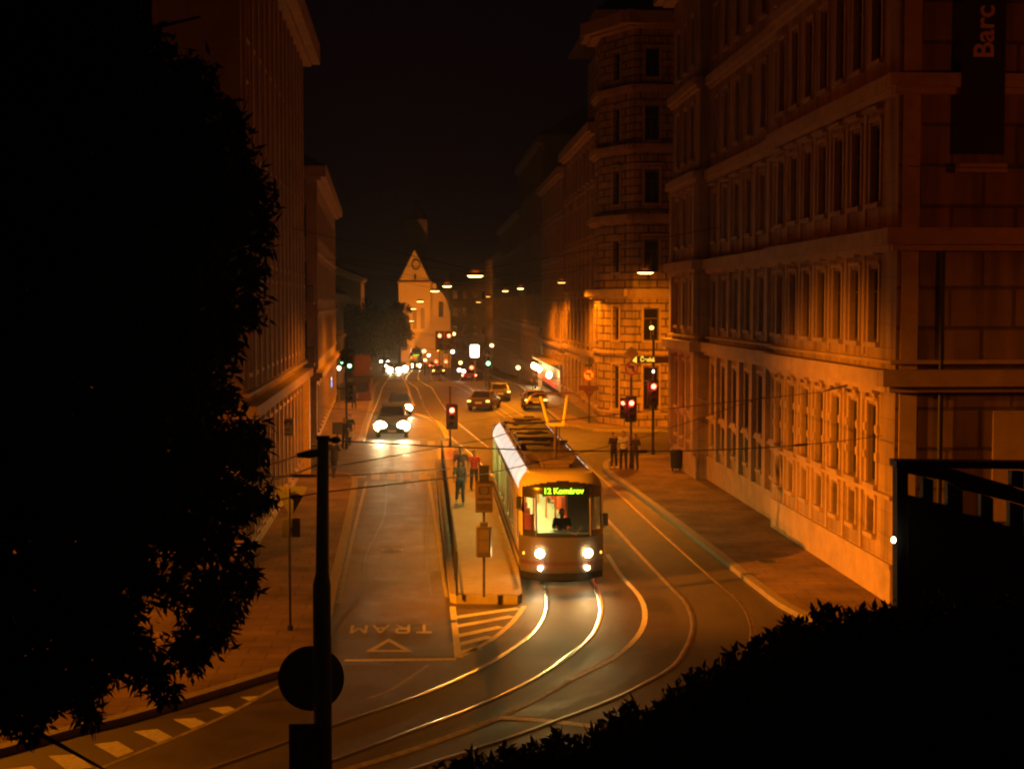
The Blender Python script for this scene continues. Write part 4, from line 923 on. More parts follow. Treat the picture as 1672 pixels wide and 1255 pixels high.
tram = make_tram(); TY = 40.9; TX = 3.78
tram.location = (TX, TY, 0); tram.rotation_euler = (0, 0, 0)
tag(tram, 'cream and grey tram with a lit green destination display standing at the platform', 'tram')
for s_ in (-1, 1):
    light('headlight_beam', 'SPOT', (TX+s_*.68, TY-.25, .98), 110, (1, .6, .16), None, .12, 80, .8, (s_*.05, -1, -.12))
    light('fog_beam', 'SPOT', (TX+s_*.66, TY-.25, .56), 8, (1, .9, .7), None, .05, 90, .8, (0, -1, -.12))
for o in list(sc.objects):
    if o.name.startswith(('headlight_beam', 'fog_beam')): par(o, tram)
for i, y in enumerate((4.5, 8.5, 12.5, 16.5)): light('saloon_light', 'POINT', (TX, TY+y, 2.5), 60 if i == 0 else 380, (1, .92, .26), tram, .3)
# driver
far = copy_tree(tram); far.location = (-2.25, 262, gz(262)); tag(far, 'far tram coming down the street with dazzling headlights and a green display', 'tram')
for ch in list(far.children):
    if ch.name.startswith('saloon_light'): bpy.data.objects.remove(ch)

# ------------------------------------------------------------------ cars (local nose towards -Y)
def make_car(label, loc, rz, col, L=4.3, W=1.76, Hc=1.42, kind='hatch', head=None, tail=None, beams=0, headw=.09):
    t = thing('car', label, 'car'); hw = W/2
    pm = M('car_paint', col, .25, .1, spec=.7)
    zh = Hc*.62
    if kind == 'suv': st = [(0, .42, .62, .62, .0), (.12, .32, .88, .88, 0), (1.0, .3, zh+.08, zh+.08, 0), (1.75, .3, zh+.1, Hc-.04, 1), (2.6, .3, zh+.1, Hc, 1), (L-.5, .3, zh+.1, Hc-.04, 1), (L-.08, .35, zh+.05, zh+.06, 0), (L, .42, .7, .7, 0)]
    elif kind == 'sedan': st = [(0, .4, .5, .5, 0), (.1, .28, .68, .68, 0), (1.1, .25, zh, zh, 0), (1.85, .25, zh+.03, Hc-.03, 1), (2.6, .25, zh+.03, Hc, 1), (3.2, .25, zh+.04, Hc-.05, 1), (L-.6, .28, zh+.05, zh+.05, 0), (L-.06, .3, zh, zh, 0), (L, .42, .6, .6, 0)]
    else: st = [(0, .4, .5, .5, 0), (.1, .28, .7, .7, 0), (1.0, .25, zh, zh, 0), (1.7, .25, zh+.03, Hc-.03, 1), (2.5, .25, zh+.03, Hc, 1), (L-.75, .25, zh+.04, Hc-.05, 1), (L-.12, .28, zh+.02, zh+.06, 0), (L, .4, .55, .55, 0)]
    b = MB(); V = []
    for i, (y, zb_, zs_, zr, c_) in enumerate(st):
        e = .86 if i in (0, len(st)-1) else (.96 if i in (1, len(st)-2) else 1)
        wr = hw*.72 if c_ else hw*.86
        V.append([(-hw*e*.95, y, zb_), (-hw*e, y, zb_+.18), (-hw*e, y, zs_-.12), (-hw*e*.94, y, zs_), (-wr*e, y, max(zr, zs_+.01)), (wr*e, y, max(zr, zs_+.01)), (hw*e*.94, y, zs_), (hw*e, y, zs_-.12), (hw*e, y, zb_+.18), (hw*e*.95, y, zb_)])
    n = 10; b.add([p for r_ in V for p in r_], [(i*n+k, i*n+(k+1) % n, (i+1)*n+(k+1) % n, (i+1)*n+k) for i in range(len(V)-1) for k in range(n)]+[tuple(range(n)), tuple(range((len(V)-1)*n, len(V)*n))[::-1]])
    body = b.build('body', pm, t, bevel=.03)
    def pane(nm, q, f=.1, o=.012):
        q = [Vector(p) for p in q]; c_ = sum(q, Vector())/4; nn = (q[1]-q[0]).cross(q[3]-q[0]).normalized()
        if nn.dot(c_-Vector((0, L/2, Hc*.5))) < 0: nn = -nn
        MB().sheet([p.lerp(c_, f)+nn*o for p in q]).build(nm, panem, t)
    a = [i for i, s_ in enumerate(st) if s_[4]]; i0, i1 = a[0]-1, a[-1]+1
    pane('windscreen', (V[i0][4], V[i0][5], V[a[0]][5], V[a[0]][4])); pane('rear_window', (V[i1][5], V[i1][4], V[a[-1]][4], V[a[-1]][5]))
    for s_ in (0, 1):
        k1, k2 = (3, 4) if s_ == 0 else (6, 5)
        for j in range(a[0], a[-1]): pane('side_window', (V[j][k1], V[j+1][k1], V[j+1][k2], V[j][k2]), .08)
    for y in (.82, L-.85):
        for s_ in (-1, 1):
            wmb = MB().tube([(s_*(hw-.2), y, .31), (s_*(hw+.012), y, .31)], .31, 20); wo = wmb.build('wheel', rubber, t)
            MB().tube([(s_*(hw-.1), y, .31), (s_*(hw+.018), y, .31)], .19, 12).build('rim', galv, wo)
    for s_ in (-1, 1):
        MB().ell((s_*hw*.74, .06, st[1][2]-.14), (headw*1.5 if not head else headw*1.25, .07, headw)).build('headlight', head or panem, t)
        MB().box((s_*hw*.8, L-.02, st[-2][2]-.14), (.26, .1, .13)).build('tail_light', tail or M('tail_red_off', (.3, .02, .02), .3), t, bevel=.02)
        MB().box((s_*(hw+.08), 1.45, zh+.08), (.18, .1, .13)).build('mirror', pm, t, bevel=.02)
    MB().box((0, -.015, .45), (.5, .03, .12)).build('number_plate', whitem, t); MB().box((0, L+.01, .62), (.5, .03, .12)).build('number_plate', whitem, t)
    MB().box((0, .02, .58), (W*.5, .06, .12)).build('grille', black, t)
    if beams:
        for s_ in (-1, 1): light('headlight_beam', 'SPOT', (s_*hw*.74, -.1, st[1][2]-.14), beams, (1, .78, .38), t, .09, 64, 1.0, (0, -1, -.24))
    t.location = loc; t.rotation_euler = (0, 0, rz); return t
def car_at(px, py, **k):
    p = G(px, py); return p
p = G(640, 716); make_car('dark grey off-road car with dazzling white headlights heading for the crossing', p, 0, (.05, .055, .065), 4.5, 1.85, 1.85, 'suv', hglow, None, 420, .3)
p = G(651, 682); make_car('dark car following right behind the car with dazzling headlights', p+Vector((0, 2, 0)), 0, (.05, .045, .06), 4.2, 1.72, 1.5, 'hatch', hglow, None, 300, .24)
def leaving(label, px, py, a, col, **k):
    p = G(px, py); L = k.get('L', 4.3); an = math.pi+R(a); d = Vector((math.sin(an), -math.cos(an), 0)); q = p-Vector((-d.x, -d.y, 0))*0+Vector((math.sin(-R(a))*L, math.cos(R(a))*L, 0)); q.z = gz(q.y)
    t = make_car(label, q, an, col, **k); return t
leaving('pale estate car seen from behind with glowing tail lamps, right of the dark saloon', 817, 655, 2, (.15, .12, .09), L=4.3, W=1.76, Hc=1.45, kind='hatch', tail=tailwarm)
leaving('dark saloon car turning, seen from behind, nearer of the two leaving cars', 781, 671, -14, (.10, .06, .05), L=4.5, W=1.78, Hc=1.42, kind='sedan', tail=tailwarm)
leaving('braking car with bright red tail lamps below the white lit sign', 766, 622, 0, (.25, .03, .03), L=4.2, W=1.75, Hc=1.5, tail=E('brake', (1, .12, .05), 30))
leaving('far car with orange tail lamps left of the braking car', 716, 612, 0, (.12, .08, .05), L=4.2, W=1.75, Hc=1.5, tail=E('tail_orange', (1, .3, .06), 14))
leaving('farthest car showing red tail lamps in the queue', 708, 601, 0, (.12, .03, .03), L=4.2, W=1.75, Hc=1.5, tail=E('brake_far', (1, .1, .05), 25))
p = G(893, 662); make_car('parked brown car at the right kerb with only its near side lit', Vector((8.0, p.y-1, 0)), math.pi, (.14, .1, .06), 4.2, 1.75, 1.45, 'hatch', None, tailwarm)
for px, py, lab in ((644, 610, 'oncoming far car with the brightest pair of headlights'), (634, 603, 'oncoming far car at the left with a pair of headlights'), (655, 606, 'oncoming far car close beside the far tram')):
    p = G(px, py); make_car(lab, p, 0, (.05, .05, .05), 4.2, 1.75, 1.5, 'hatch', hglow, None, 500, .4)

for px, py, lab in ((628, 596, 'smallest oncoming car at the left end of the far queue'), (662, 597, 'oncoming far car tucked behind the far tram track')):
    p = G(px, py); make_car(lab, p, 0, (.05, .05, .05), 4.2, 1.75, 1.5, 'hatch', hglow, None, 300, .36)
DL = ['amber lamp just above right of the far pair of red signals', 'amber lamp below the far pair of red signals', 'white lamp between the far red signals and the white lit sign', 'amber lamp left of the far red signals, higher of two', "amber lamp just above the far tram's right side", 'red lamp over the queue of far cars', 'amber lamp right of the white lit sign, highest there', 'amber lamp left of the far car queue, near the ground', 'amber lamp below left of the white lit sign', 'white lamp under the white lit sign, left of two', 'white lamp under the white lit sign, right of two', 'amber lamp just left of the lit shopfront', 'white lamp against the church wall near the far tram', 'red lamp directly under the white lit sign', 'red lamp left of the white lit sign, low down']
amb = E('distant_bulb', (1, .55, .15), 9, True); wht = E('distant_bulb_white', (1, .9, .75), 12, True); rdd = E('distant_bulb_red', (1, .08, .03), 14, True)
for k, (px, py, y, m_) in enumerate(((741, 545, 190, amb), (722, 567, 200, amb), (739, 574, 178, wht), (693, 573, 210, amb), (694, 588, 205, amb), (712, 590, 195, rdd), (803, 564, 170, amb), (682, 596, 235, amb), (752, 592, 180, amb), (750, 604, 170, wht), (757, 606, 165, wht), (846, 600, 150, amb), (700, 580, 215, wht), (770, 600, 165, rdd), (728, 590, 190, rdd))):
    c = D(px, py, y); t = thing('distant_lamp', 'tiny '+DL[k], 'lamp', (c.x, c.y, gz(c.y)), 0, 'tiny distant lamps down the street')
    MB().ell(c, (.22, .14, .2), 10, 8).build('globe', m_, t); MB().tube([(c.x, c.y+.05, gz(c.y)), (c.x, c.y+.05, c.z-.18)], .05, 8).build('post', poleM, t)

# ------------------------------------------------------------------ people
skinm = M('skin', (.42, .25, .17), .6); hairm = M('hair', (.03, .02, .015), .7)
def person(label, loc, face, shirt, trousers, pose, shoes=(.05, .05, .05), h=1.75, vox=.016, hair='short', bag=None, belly=1.0, stoop=0):
    """face: heading in degrees (0 = towards the camera); pose: dict of hip/knee/arm positions"""
    t = thing('person', label, 'person', loc, R(face)); s = h/1.75
    P = {'lh': (.09, 0, .92), 'rh': (-.09, 0, .92), 'lk': (.11, -.02, .5), 'rk': (-.11, -.02, .5), 'la': (.12, .02, .09), 'ra': (-.12, .02, .09),
         'ls': (.19, .01, 1.43), 'rs': (-.19, .01, 1.43), 'le': (.25, .03, 1.15), 're': (-.25, .03, 1.15), 'lw': (.26, -.06, .92), 'rw': (-.26, -.06, .92), 'head': (0, -.02, 1.63)}
    P.update(pose); P = {k: Vector(v)*s for k, v in P.items()}
    def caps(b, a, c, r1, r2):
        a, c = Vector(a), Vector(c); b.tube([a, a.lerp(c, .5), c], [r1*s, (r1+r2)/2*s, r2*s], 10); b.ell(a, (r1*s,)*3, 8, 6); b.ell(c, (r2*s,)*3, 8, 6)
    def rm(b, name, mat, v=vox):
        o = b.build(name, mat, None); m = o.modifiers.new('remesh', 'REMESH'); m.mode = 'VOXEL'; m.voxel_size = v; m.use_smooth_shade = True
        sm = o.modifiers.new('smooth', 'SMOOTH'); sm.iterations = 2; sm.factor = .5
        o.parent = t; return o
    b = MB(); hd = P['head']
    b.ell(hd, (.078*s, .095*s, .115*s), 14, 10).ell(hd+Vector((0, -.03, -.07))*s, (.055*s, .06*s, .05*s)); b.ell(hd+Vector((0, -.1, -.015))*s, (.014*s, .022*s, .025*s), 8, 6)
    for x in (-.08, .08): b.ell(hd+Vector((x, .01, -.01))*s, (.014*s, .022*s, .032*s), 8, 6)
    neck = Vector((0, .01, 1.44))*s; caps(b, neck, hd+Vector((0, .01, -.06))*s, .062, .055)
    b.ell(Vector((0, .01, 1.30))*s, (.16*s, .1*s, .17*s)).ell(Vector((0, 0, 1.08))*s, (.135*s*belly, .095*s*belly, .17*s)).ell(Vector((0, .01, .93))*s, (.15*s, .11*s, .12*s))
    for q in 'lr':
        caps(b, P[q+'s'], P[q+'e'], .048, .038); caps(b, P[q+'e'], P[q+'w'], .038, .026)
        caps(b, P[q+'h'], P[q+'k'], .08, .055); caps(b, P[q+'k'], P[q+'a'], .055, .036)
        w_ = P[q+'w']; d = (w_-P[q+'e']).normalized(); e_ = w_+d*.05*s; sgn = 1 if q == 'l' else -1
        b.ell(w_+d*.045*s, (.03*s, .03*s, .045*s), 8, 6)
        for k in range(4):
            o_ = Vector((0, (-.027+.018*k), 0))*s; f1 = e_+o_+d*.035*s; caps(b, e_+o_, f1, .0105, .0095); caps(b, f1, f1+(d+Vector((-.5*sgn, -.1, 0))).normalized()*(.045 if k in (1, 2) else .034)*s, .0095, .008)
        caps(b, w_+d*.02*s+Vector((0, -.02, 0))*s, w_+d*.065*s+Vector((0, -.055, 0))*s, .012, .009)
    rm(b, 'body', skinm, min(vox, .013))
    b = MB(); b.ell(Vector((0, .01, 1.31))*s, (.185*s, .122*s, .17*s)).ell(Vector((0, 0, 1.1))*s, (.155*s*belly, .115*s*belly, .2*s)).ell(Vector((0, 0, .98))*s, (.165*s, .125*s, .1*s))
    for q in 'lr': caps(b, Vector((0, .01, 1.41))*s, P[q+'s'], .06, .066); caps(b, P[q+'s'], P[q+'s'].lerp(P[q+'e'], .8), .066, .056)
    rm(b, 'shirt', M('shirt', shirt, .85, ns=9, na=.5, bump=.8, bs=14))
    b = MB(); b.ell(Vector((0, .01, .94))*s, (.165*s, .125*s, .11*s))
    for q in 'lr': caps(b, P[q+'h'], P[q+'k'], .096, .072); caps(b, P[q+'k'], P[q+'a']+Vector((0, 0, .02)), .072, .06)
    rm(b, 'trousers', M('trousers', trousers, .85, ns=7, na=.35, bump=.8, bs=12))
    for q in 'lr': rm(MB().ell(P[q+'a']+Vector((0, -.06, -.045))*s, (.05*s, .14*s, .045*s)), 'shoe', M('shoe', shoes, .6))
    b = MB(); b.ell(hd+Vector((0, .018, .022))*s, (.09*s, .1*s, .112*s), 14, 10)
    if hair == 'long': b.ell(hd+Vector((0, .07, -.12))*s, (.08*s, .05*s, .14*s))
    b.v = [p if not (p[1] < hd.y-.05*s and p[2] < hd.z+.05*s) else (p[0], hd.y-.03*s, p[2]) for p in b.v]; rm(b, 'hair', hairm)
    return t
walk = {'lk': (.1, -.14, .52), 'la': (.1, -.24, .1), 'rk': (-.1, .06, .5), 'ra': (-.1, .3, .14), 'le': (.26, .1, 1.17), 'lw': (.27, .06, .93), 're': (-.26, -.08, 1.17), 'rw': (-.26, -.24, .97)}
stand = {'lk': (.11, -.03, .5), 'la': (.14, .0, .09)}
lean = {'le': (.28, .06, 1.17), 'lw': (.16, -.12, 1.05), 'rk': (-.12, -.06, .5)}
def atg(px, py, z=.13): return G(px, py, z)
person('woman walking towards the camera on the platform in a patterned top and grey blue jeans', atg(751, 822, .24), 6, (.2, .16, .15), (.06, .08, .1), walk, (.5, .45, .3), 1.68, hair='long')
person('taller person behind the walking woman on the platform, in a dark top', atg(753, 803, .24), -5, (.16, .08, .06), (.05, .05, .06), walk, h=1.86)
person('person in a bright red top on the platform nearest to the tram', atg(774, 800, .24), 10, (.75, .06, .02), (.05, .03, .03), lean, h=1.66)
person('person in a dark top and white shoes, leftmost of the trio at the right corner', atg(1002, 764), 25, (.03, .025, .03), (.04, .035, .04), stand, (.8, .75, .6), 1.72)
person('man in a white shirt under a dark jacket beside the right traffic light post', atg(1018, 766), -8, (.7, .62, .5), (.03, .03, .035), lean, h=1.82)
person('dark clothed person right of the traffic light post at the right corner', atg(1037, 766), -30, (.05, .035, .03), (.04, .03, .03), stand, h=1.68)
person('person in dark clothes carrying a white bag at the left crossing, nearer the road', atg(571, 728), -20, (.03, .05, .06), (.02, .03, .04), walk, h=1.75)
person('person in dark clothes waiting beside the left signal pole', atg(563, 732), 30, (.03, .03, .04), (.03, .03, .03), stand, h=1.66)
person('dark clothed person on the near left pavement just behind the thick pole', atg(545, 781), 160, (.03, .03, .035), (.04, .04, .05), walk, h=1.8)
person('distant pedestrian on the right pavement left of the lit shopfront', atg(872, 640), 0, (.06, .04, .03), (.04, .03, .03), walk, h=1.75, vox=.03)
person('distant pedestrian on the far left pavement beside the kiosk', atg(578, 668), 0, (.04, .04, .05), (.04, .03, .03), stand, h=1.75, vox=.03)
# driver inside the tram
dv = person('tram driver in dark clothing sitting behind the windscreen', (TX+.1, TY+1.75, .25), 0, (.03, .03, .04), (.02, .02, .02), {'lk': (.12, -.42, .88), 'rk': (-.12, -.42, .88), 'la': (.12, -.5, .45), 'ra': (-.12, -.5, .45), 'le': (.26, -.1, 1.2), 're': (-.26, -.1, 1.2), 'lw': (.18, -.35, 1.25), 'rw': (-.18, -.35, 1.25)})
# litter bin at the foot of the palace, and a white bag
p = G(1104, 768, .13); t = thing('litter_bin', 'dark litter bin at the far foot of the palace wall', 'litter bin', p)
MB().tube([p+Vector((0, 0, .12)), p+Vector((0, 0, .9))], [.26, .3], 16).build('bin', black, t); MB().tube([p+Vector((0, 0, .92)), p+Vector((0, 0, 1.02))], [.32, .2], 16).build('lid', black, t)
for s_ in (-1, 1): MB().box(p+Vector((s_*.18, 0, .06)), (.06, .06, .12)).build('foot', black, t)
p = G(574, 710, .13); p = D(573, 709, G(571, 728, .13).y-.3); t = thing('shopping_bag', 'small white bag held by the pedestrian at the left crossing', 'bag', p)
MB().box(p, (.26, .12, .3), taper=.8).build('bag', whitem, t, bevel=.02); MB().tube([p+Vector((-.08, 0, .14)), p+Vector((-.05, 0, .28)), p+Vector((.05, 0, .28)), p+Vector((.08, 0, .14))], .008, 5).build('handle', whitem, t)

# ------------------------------------------------------------------ embankment, hedge, parapet on the right foreground
def ez(x, y):
    s_ = min(1, max(0, (x+.2)/3.4)); s_ = s_*s_*(3-2*s_)
    top = 4.55+1.3*s_
    return top-(max(0, y-9.3))*.25-(0 if y > 0 else 0)
b = MB(); xs = [-40+2*i for i in range(18)]+[-4+.4*i for i in range(30)]+[8+2*i for i in range(14)]; yy_ = [-20, 2, 5, 7, 8, 8.7, 9.3, 10, 10.6]
vs = [(x, y, ez(x, y) if y > 2 else ez(x, 5)) for y in yy_ for x in xs]+[(x, 10.9, -.2) for x in xs]
n = len(xs); b.add(vs, [(j*n+i, j*n+i+1, (j+1)*n+i+1, (j+1)*n+i) for j in range(len(yy_)) for i in range(n-1)]); struct('embankment', b, soil)

def leaves(name, pts, ln, wd, mat, parent, droop=.0, seed=1, jit=1.0):
    """one leaf blade (two bent quads) per point"""
    rg = np.random.default_rng(seed); n = len(pts); pts = np.array(pts)
    d = rg.normal(size=(n, 3))*jit; d[:, 2] -= droop; d /= np.linalg.norm(d, axis=1)[:, None]
    s_ = rg.normal(size=(n, 3)); s_ -= (s_*d).sum(1)[:, None]*d; s_ /= np.linalg.norm(s_, axis=1)[:, None]
    l = ln*rg.uniform(.6, 1.3, n)[:, None]; w_ = wd*rg.uniform(.7, 1.3, n)[:, None]
    nn = np.cross(d, s_)
    A = pts; B_ = pts+d*l*.45+s_*w_*.5+nn*w_*.15; C_ = pts+d*l; D_ = pts+d*l*.45-s_*w_*.5+nn*w_*.15
    V = np.stack([A, B_, C_, D_], 1).reshape(-1, 3).astype(np.float32)
    me = bpy.data.meshes.new(name); me.vertices.add(4*n); me.vertices.foreach_set('co', V.ravel())
    me.loops.add(4*n); me.loops.foreach_set('vertex_index', np.arange(4*n, dtype=np.int32)); me.polygons.add(n)
    me.polygons.foreach_set('loop_start', np.arange(0, 4*n, 4, dtype=np.int32)); me.update(calc_edges=True); me.materials.append(mat)
    o = bpy.data.objects.new(name, me); C.objects.link(o)
    if parent: par(o, parent)
    return o
# hedge: bushes along the embankment edge, silhouettes bulging unevenly
rg = np.random.default_rng(5)
sil = [(-50, 1420), (560, 1330), (640, 1290), (700, 1262), (800, 1226), (860, 1216), (900, 1204), (935, 1206), (985, 1182), (1010, 1150), (1040, 1145), (1075, 1158), (1070, 1128), (1120, 1105), (1160, 1085), (1190, 1062), (1250, 1040), (1265, 1018), (1300, 1008), (1340, 1000), (1400, 992), (1450, 985), (1520, 978), (1800, 950)]
def silY(px):
    for (a, c), (e_, g_) in zip(sil, sil[1:]):
        if a <= px <= e_: return c+(g_-c)*(px-a)/(e_-a)+(11*math.sin(px/19.0)*math.sin(px/47.0+1)+7*math.sin(px/8.3) if px > 700 else 0)
    return sil[-1][1]
bl = ['low ragged bush at the left end of the dark hedge', 'dark bush of the hedge, second from its left end', 'dark bush in the middle of the hedge below the road line', 'dark tall bush of the hedge under the pavement end', 'dark bush of the hedge in front of the black parapet', 'dark bush at the right frame edge of the hedge']
rngs = [(640, 880), (880, 1060), (1060, 1230), (1230, 1420), (1420, 1580), (1580, 1800)]
for k, (xa, xb) in enumerate(rngs):
    base = D((xa+xb)/2, 1300, 9.2); t = thing('hedge_bush', bl[k], 'bush', (base.x, 9.2, ez(base.x, 9.2)), 0, 'bushes of the dark hedge')
    pts = []; twigs = MB()
    nsh = int((xb-xa)/3.2)
    for i in range(nsh):
        px = random.uniform(xa-10, xb+10); y = random.uniform(8.3, 10.2); top = silY(px)+random.choice((0, 3, 6, 12, 25, 40)); p_ = D(px, top, y)
        ln = random.uniform(.35, .6); ax = Vector((random.uniform(-.35, .35), random.uniform(-.3, .3), 1)).normalized()
        bt = p_-ax*ln; twigs.tube([bt, p_-ax*.04], .006, 4, caps=False)
        for j in range(46): 
            f_ = random.random(); r_ = .075*(1.15-f_); q = bt.lerp(p_, f_); pts.append((q.x+random.gauss(0, r_), q.y+random.gauss(0, r_), q.z+random.gauss(0, r_*.5)))
    for i in range(int((xb-xa)*26)):
        px = random.uniform(xa-10, xb+10); y = random.uniform(8.4, 10.0); g_ = D(px, silY(px)+random.uniform(16, 70), y); lo = ez(g_.x, y)-.15
        pts.append((g_.x, y, random.uniform(min(lo, g_.z), g_.z)))
    leaves('foliage', pts, .075, .032, leafm, t, -.4, k+3); twigs.build('twigs', barkm, t)
# dark parapet with openings
PY = 15.0; t = thing('stair_parapet', 'black parapet with square openings under a sloping rail at the right edge', 'parapet', D(1560, 1300, PY))
def pq(l, th=.16, y=PY, nm='panel', m=black):
    o_ = D(VX, VY, y); pts = [D(a, c, y) for a, c in l]; b = MB(); n = len(pts)
    b.add([p_ for p_ in pts]+[p_+Vector((0, th, 0)) for p_ in pts], [tuple(range(n)), tuple(range(2*n-1, n-1, -1))]+[(i, n+i, n+(i+1) % n, (i+1) % n) for i in range(n)]); return b.build(nm, m, t)
pq([(1464, 752), (1820, 756), (1820, 768), (1464, 763)], .24, PY-.04, 'top_rail')
pq([(1465, 764), (1483, 764), (1483, 1600), (1465, 1600)], .16, PY, 'post')
pq([(1483.4, 764), (1557, 766), (1649, 792), (1670, 800), (1820, 846), (1820, 868), (1649, 818), (1622, 812), (1600, 806), (1572, 800), (1547, 785), (1507, 778), (1483.4, 773)], .12, PY+.02, 'sloping_rail')
for k, l in enumerate(([(1507, 779), (1524, 783), (1524, 819), (1507, 815)], [(1547, 787), (1572, 801), (1572, 838), (1547, 827)], [(1602, 807), (1622, 813), (1622, 851), (1602, 844)], [(1649, 819), (1672, 826), (1672, 872), (1649, 862)], [(1700, 834), (1725, 842), (1725, 890), (1700, 880)], [(1755, 850), (1780, 858), (1780, 908), (1755, 898)])): pq(l, .1, PY+.03, 'baluster')
pq([(1483.4, 808), (1507, 814), (1524, 820), (1547, 825), (1572, 838), (1602, 844), (1622, 850), (1649, 860), (1672, 872), (1820, 915), (1820, 1600), (1483.4, 1600)], .12, PY+.025, 'lower_panel')
pq([(1652, 769), (1672, 769.5), (1672, 799), (1652, 793)], .1, PY+.03, 'baluster')
c = D(1459, 881, 14.9); t = thing('small_wall_lamp', 'small bright lamp fixed to the left edge of the black parapet', 'lamp', c)
MB().ell(c, (.025, .03, .033), 10, 8).build('bulb', E('warm_bulb', (1, .85, .5), 14), t); MB().tube([c+Vector((.02, 0, .0)), c+Vector((.07, .06, .02))], .01, 6).build('arm', black, t)

# ------------------------------------------------------------------ big tree at the left
crown = [(-330, -250), (190, -250), (215, -60), (222, 0), (240, 45), (290, 95), (345, 110), (352, 160), (385, 190), (400, 245), (425, 295), (447, 330), (440, 380), (425, 415), (432, 470), (420, 520), (412, 560), (395, 585), (392, 640), (378, 668), (402, 690), (428, 700), (432, 750), (415, 800), (438, 812), (405, 840), (395, 862), (380, 900), (403, 935), (412, 965), (400, 1000), (362, 1030), (350, 1062), (330, 1075), (300, 1095), (262, 1108), (235, 1112), (165, 1120), (158, 1180), (132, 1185), (120, 1150), (60, 1165), (40, 1200), (0, 1180), (-120, 1180), (-330, 1050)]
holes = [(262, 1005, 34, 46), (268, 905, 18, 20), (212, 970, 9, 16), (395, 610, 14, 22), (372, 430, 9, 14), (383, 480, 8, 10), (300, 960, 14, 18), (330, 930, 10, 10), (345, 700, 8, 10), (352, 600, 8, 9), (374, 760, 12, 16), (398, 770, 10, 12)]
def inside(x, y, P):
    r_ = False; j = len(P)-1
    for i in range(len(P)):
        if (P[i][1] > y) != (P[j][1] > y) and x < (P[j][0]-P[i][0])*(y-P[i][1])/(P[j][1]-P[i][1])+P[i][0]: r_ = not r_
        j = i
    return r_
t = thing('leafy_tree', 'huge dark leafy tree filling the left foreground', 'tree', (-5.2, 13.6, 3.6))
b = MB(); tr = [Vector(p) for p in ((-5.3, 13.6, 3.0), (-5.2, 13.6, 4.6), (-5.0, 13.5, 6.5), (-5.2, 13.4, 8.5), (-5.0, 13.6, 10.6), (-5.1, 13.6, 12.5))]
b.tube(tr, [.3, .24, .2, .16, .11, .05], 12)
for i in range(26):
    z = random.uniform(4.4, 11); k = min(4, int((z-3)/2)); s_ = tr[k].lerp(tr[k+1], .5); s_ = Vector((s_.x, s_.y, z)); q = D(random.uniform(120, 400), random.uniform(30, 1040), random.uniform(12.4, 14.8))
    if abs(q.z-z) > 2.4: q.z = z+random.uniform(-1.5, 1.5); 
    m_ = s_.lerp(q, .5)+Vector((0, 0, .3)); b.tube([s_, m_, q.lerp(m_, .1)], [.06, .035, .01], 6)
b.build('trunk', barkm, t, smooth=True)
pts = []; rr_ = random.Random(11); tw = MB()
nt_ = 0
while nt_ < 4700:
    px, py = rr_.uniform(-330, 450), rr_.uniform(-250, 1190)
    if not inside(px, py, crown): continue
    hp = any(((px-a)/c_)**2+((py-g_)/e_)**2 < 1 for a, g_, c_, e_ in holes)
    if hp: continue
    edge = not (inside(px+26, py, crown) and inside(px, py+26, crown) and inside(px+16, py-20, crown))
    y = rr_.uniform(12.6, 14.4) if edge else rr_.uniform(11.8, 15.2)
    nt_ += 1; c = D(px, py-(8 if edge else 0), y); ln = rr_.uniform(.18, .34); ax = Vector((rr_.gauss(.25, .5), rr_.gauss(0, .5), rr_.uniform(-1.1, .1))).normalized()
    if edge: ln *= .55
    for j in range(22):
        f_ = rr_.random(); q = c+ax*ln*(f_-.4); pts.append((q.x+rr_.gauss(0, .035), q.y+rr_.gauss(0, .035), q.z+rr_.gauss(0, .035)))
# hanging tufts under the crown
for px, py in ((222, 1118), (250, 1130), (262, 1140), (283, 1135), (312, 1095), (325, 1088), (300, 1080), (8, 1190), (35, 1205), (52, 1200), (70, 1180), (145, 1180), (438, 820), (405, 905), (410, 960), (370, 1045), (404, 965)):
    c = D(px, py-30, 13.3)
    for j in range(60): f_ = rr_.random(); pts.append((c.x+rr_.gauss(0, .03), c.y+rr_.gauss(0, .05), c.z-f_*.2))
leaves('foliage', pts, .13, .036, leafm, t, .7, 2)
# solid heart of the crown: dense inner leaf sprays
pts = []
while len(pts) < 26000:
    px, py = rr_.uniform(-330, 400), rr_.uniform(-250, 1130)
    if inside(px+34, py, crown) and inside(px, py+40, crown) and inside(px+20, py-28, crown) and not any(((px-a)/(c_+14))**2+((py-g_)/(e_+14))**2 < 1 for a, g_, c_, e_ in holes):
        q = D(px, py, rr_.uniform(13.0, 14.6)); pts.append(tuple(q))
leaves('inner_foliage', pts, .2, .085, leafm, t, .3, 4)

# trees at the far end, left of the church
def far_tree(label, px, py_top, py_base_z, y, rad, seed):
    g_ = D(px, 600, y); base = Vector((g_.x, y, gz(y))); top = D(px, py_top, y).z; t = thing('street_tree', label, 'tree', base, 0, 'dark trees before the church')
    rx = random.Random(seed); hh = top-base.z
    MB().tube([base-Vector((0, 0, .3)), base+Vector((.1, 0, hh*.3)), base+Vector((0, .1, hh*.75))], [.28, .2, .08], 8).build('trunk', barkm, t)
    pts = []
    for k in range(60):
        a = Vector((rx.gauss(0, 1), rx.gauss(0, 1), rx.gauss(0, 1))).normalized()*rx.uniform(.4, 1); c = base+Vector((a.x*rad, a.y*rad, hh*.62+a.z*hh*.36)); cr_ = rx.uniform(.18, .34)*rad
        for j in range(75): pts.append((c.x+rx.gauss(0, cr_*.5), c.y+rx.gauss(0, cr_*.5), min(top, c.z+rx.gauss(0, cr_*.5))))
    leaves('foliage', pts, .42, .26, leafm, t, .1, seed)
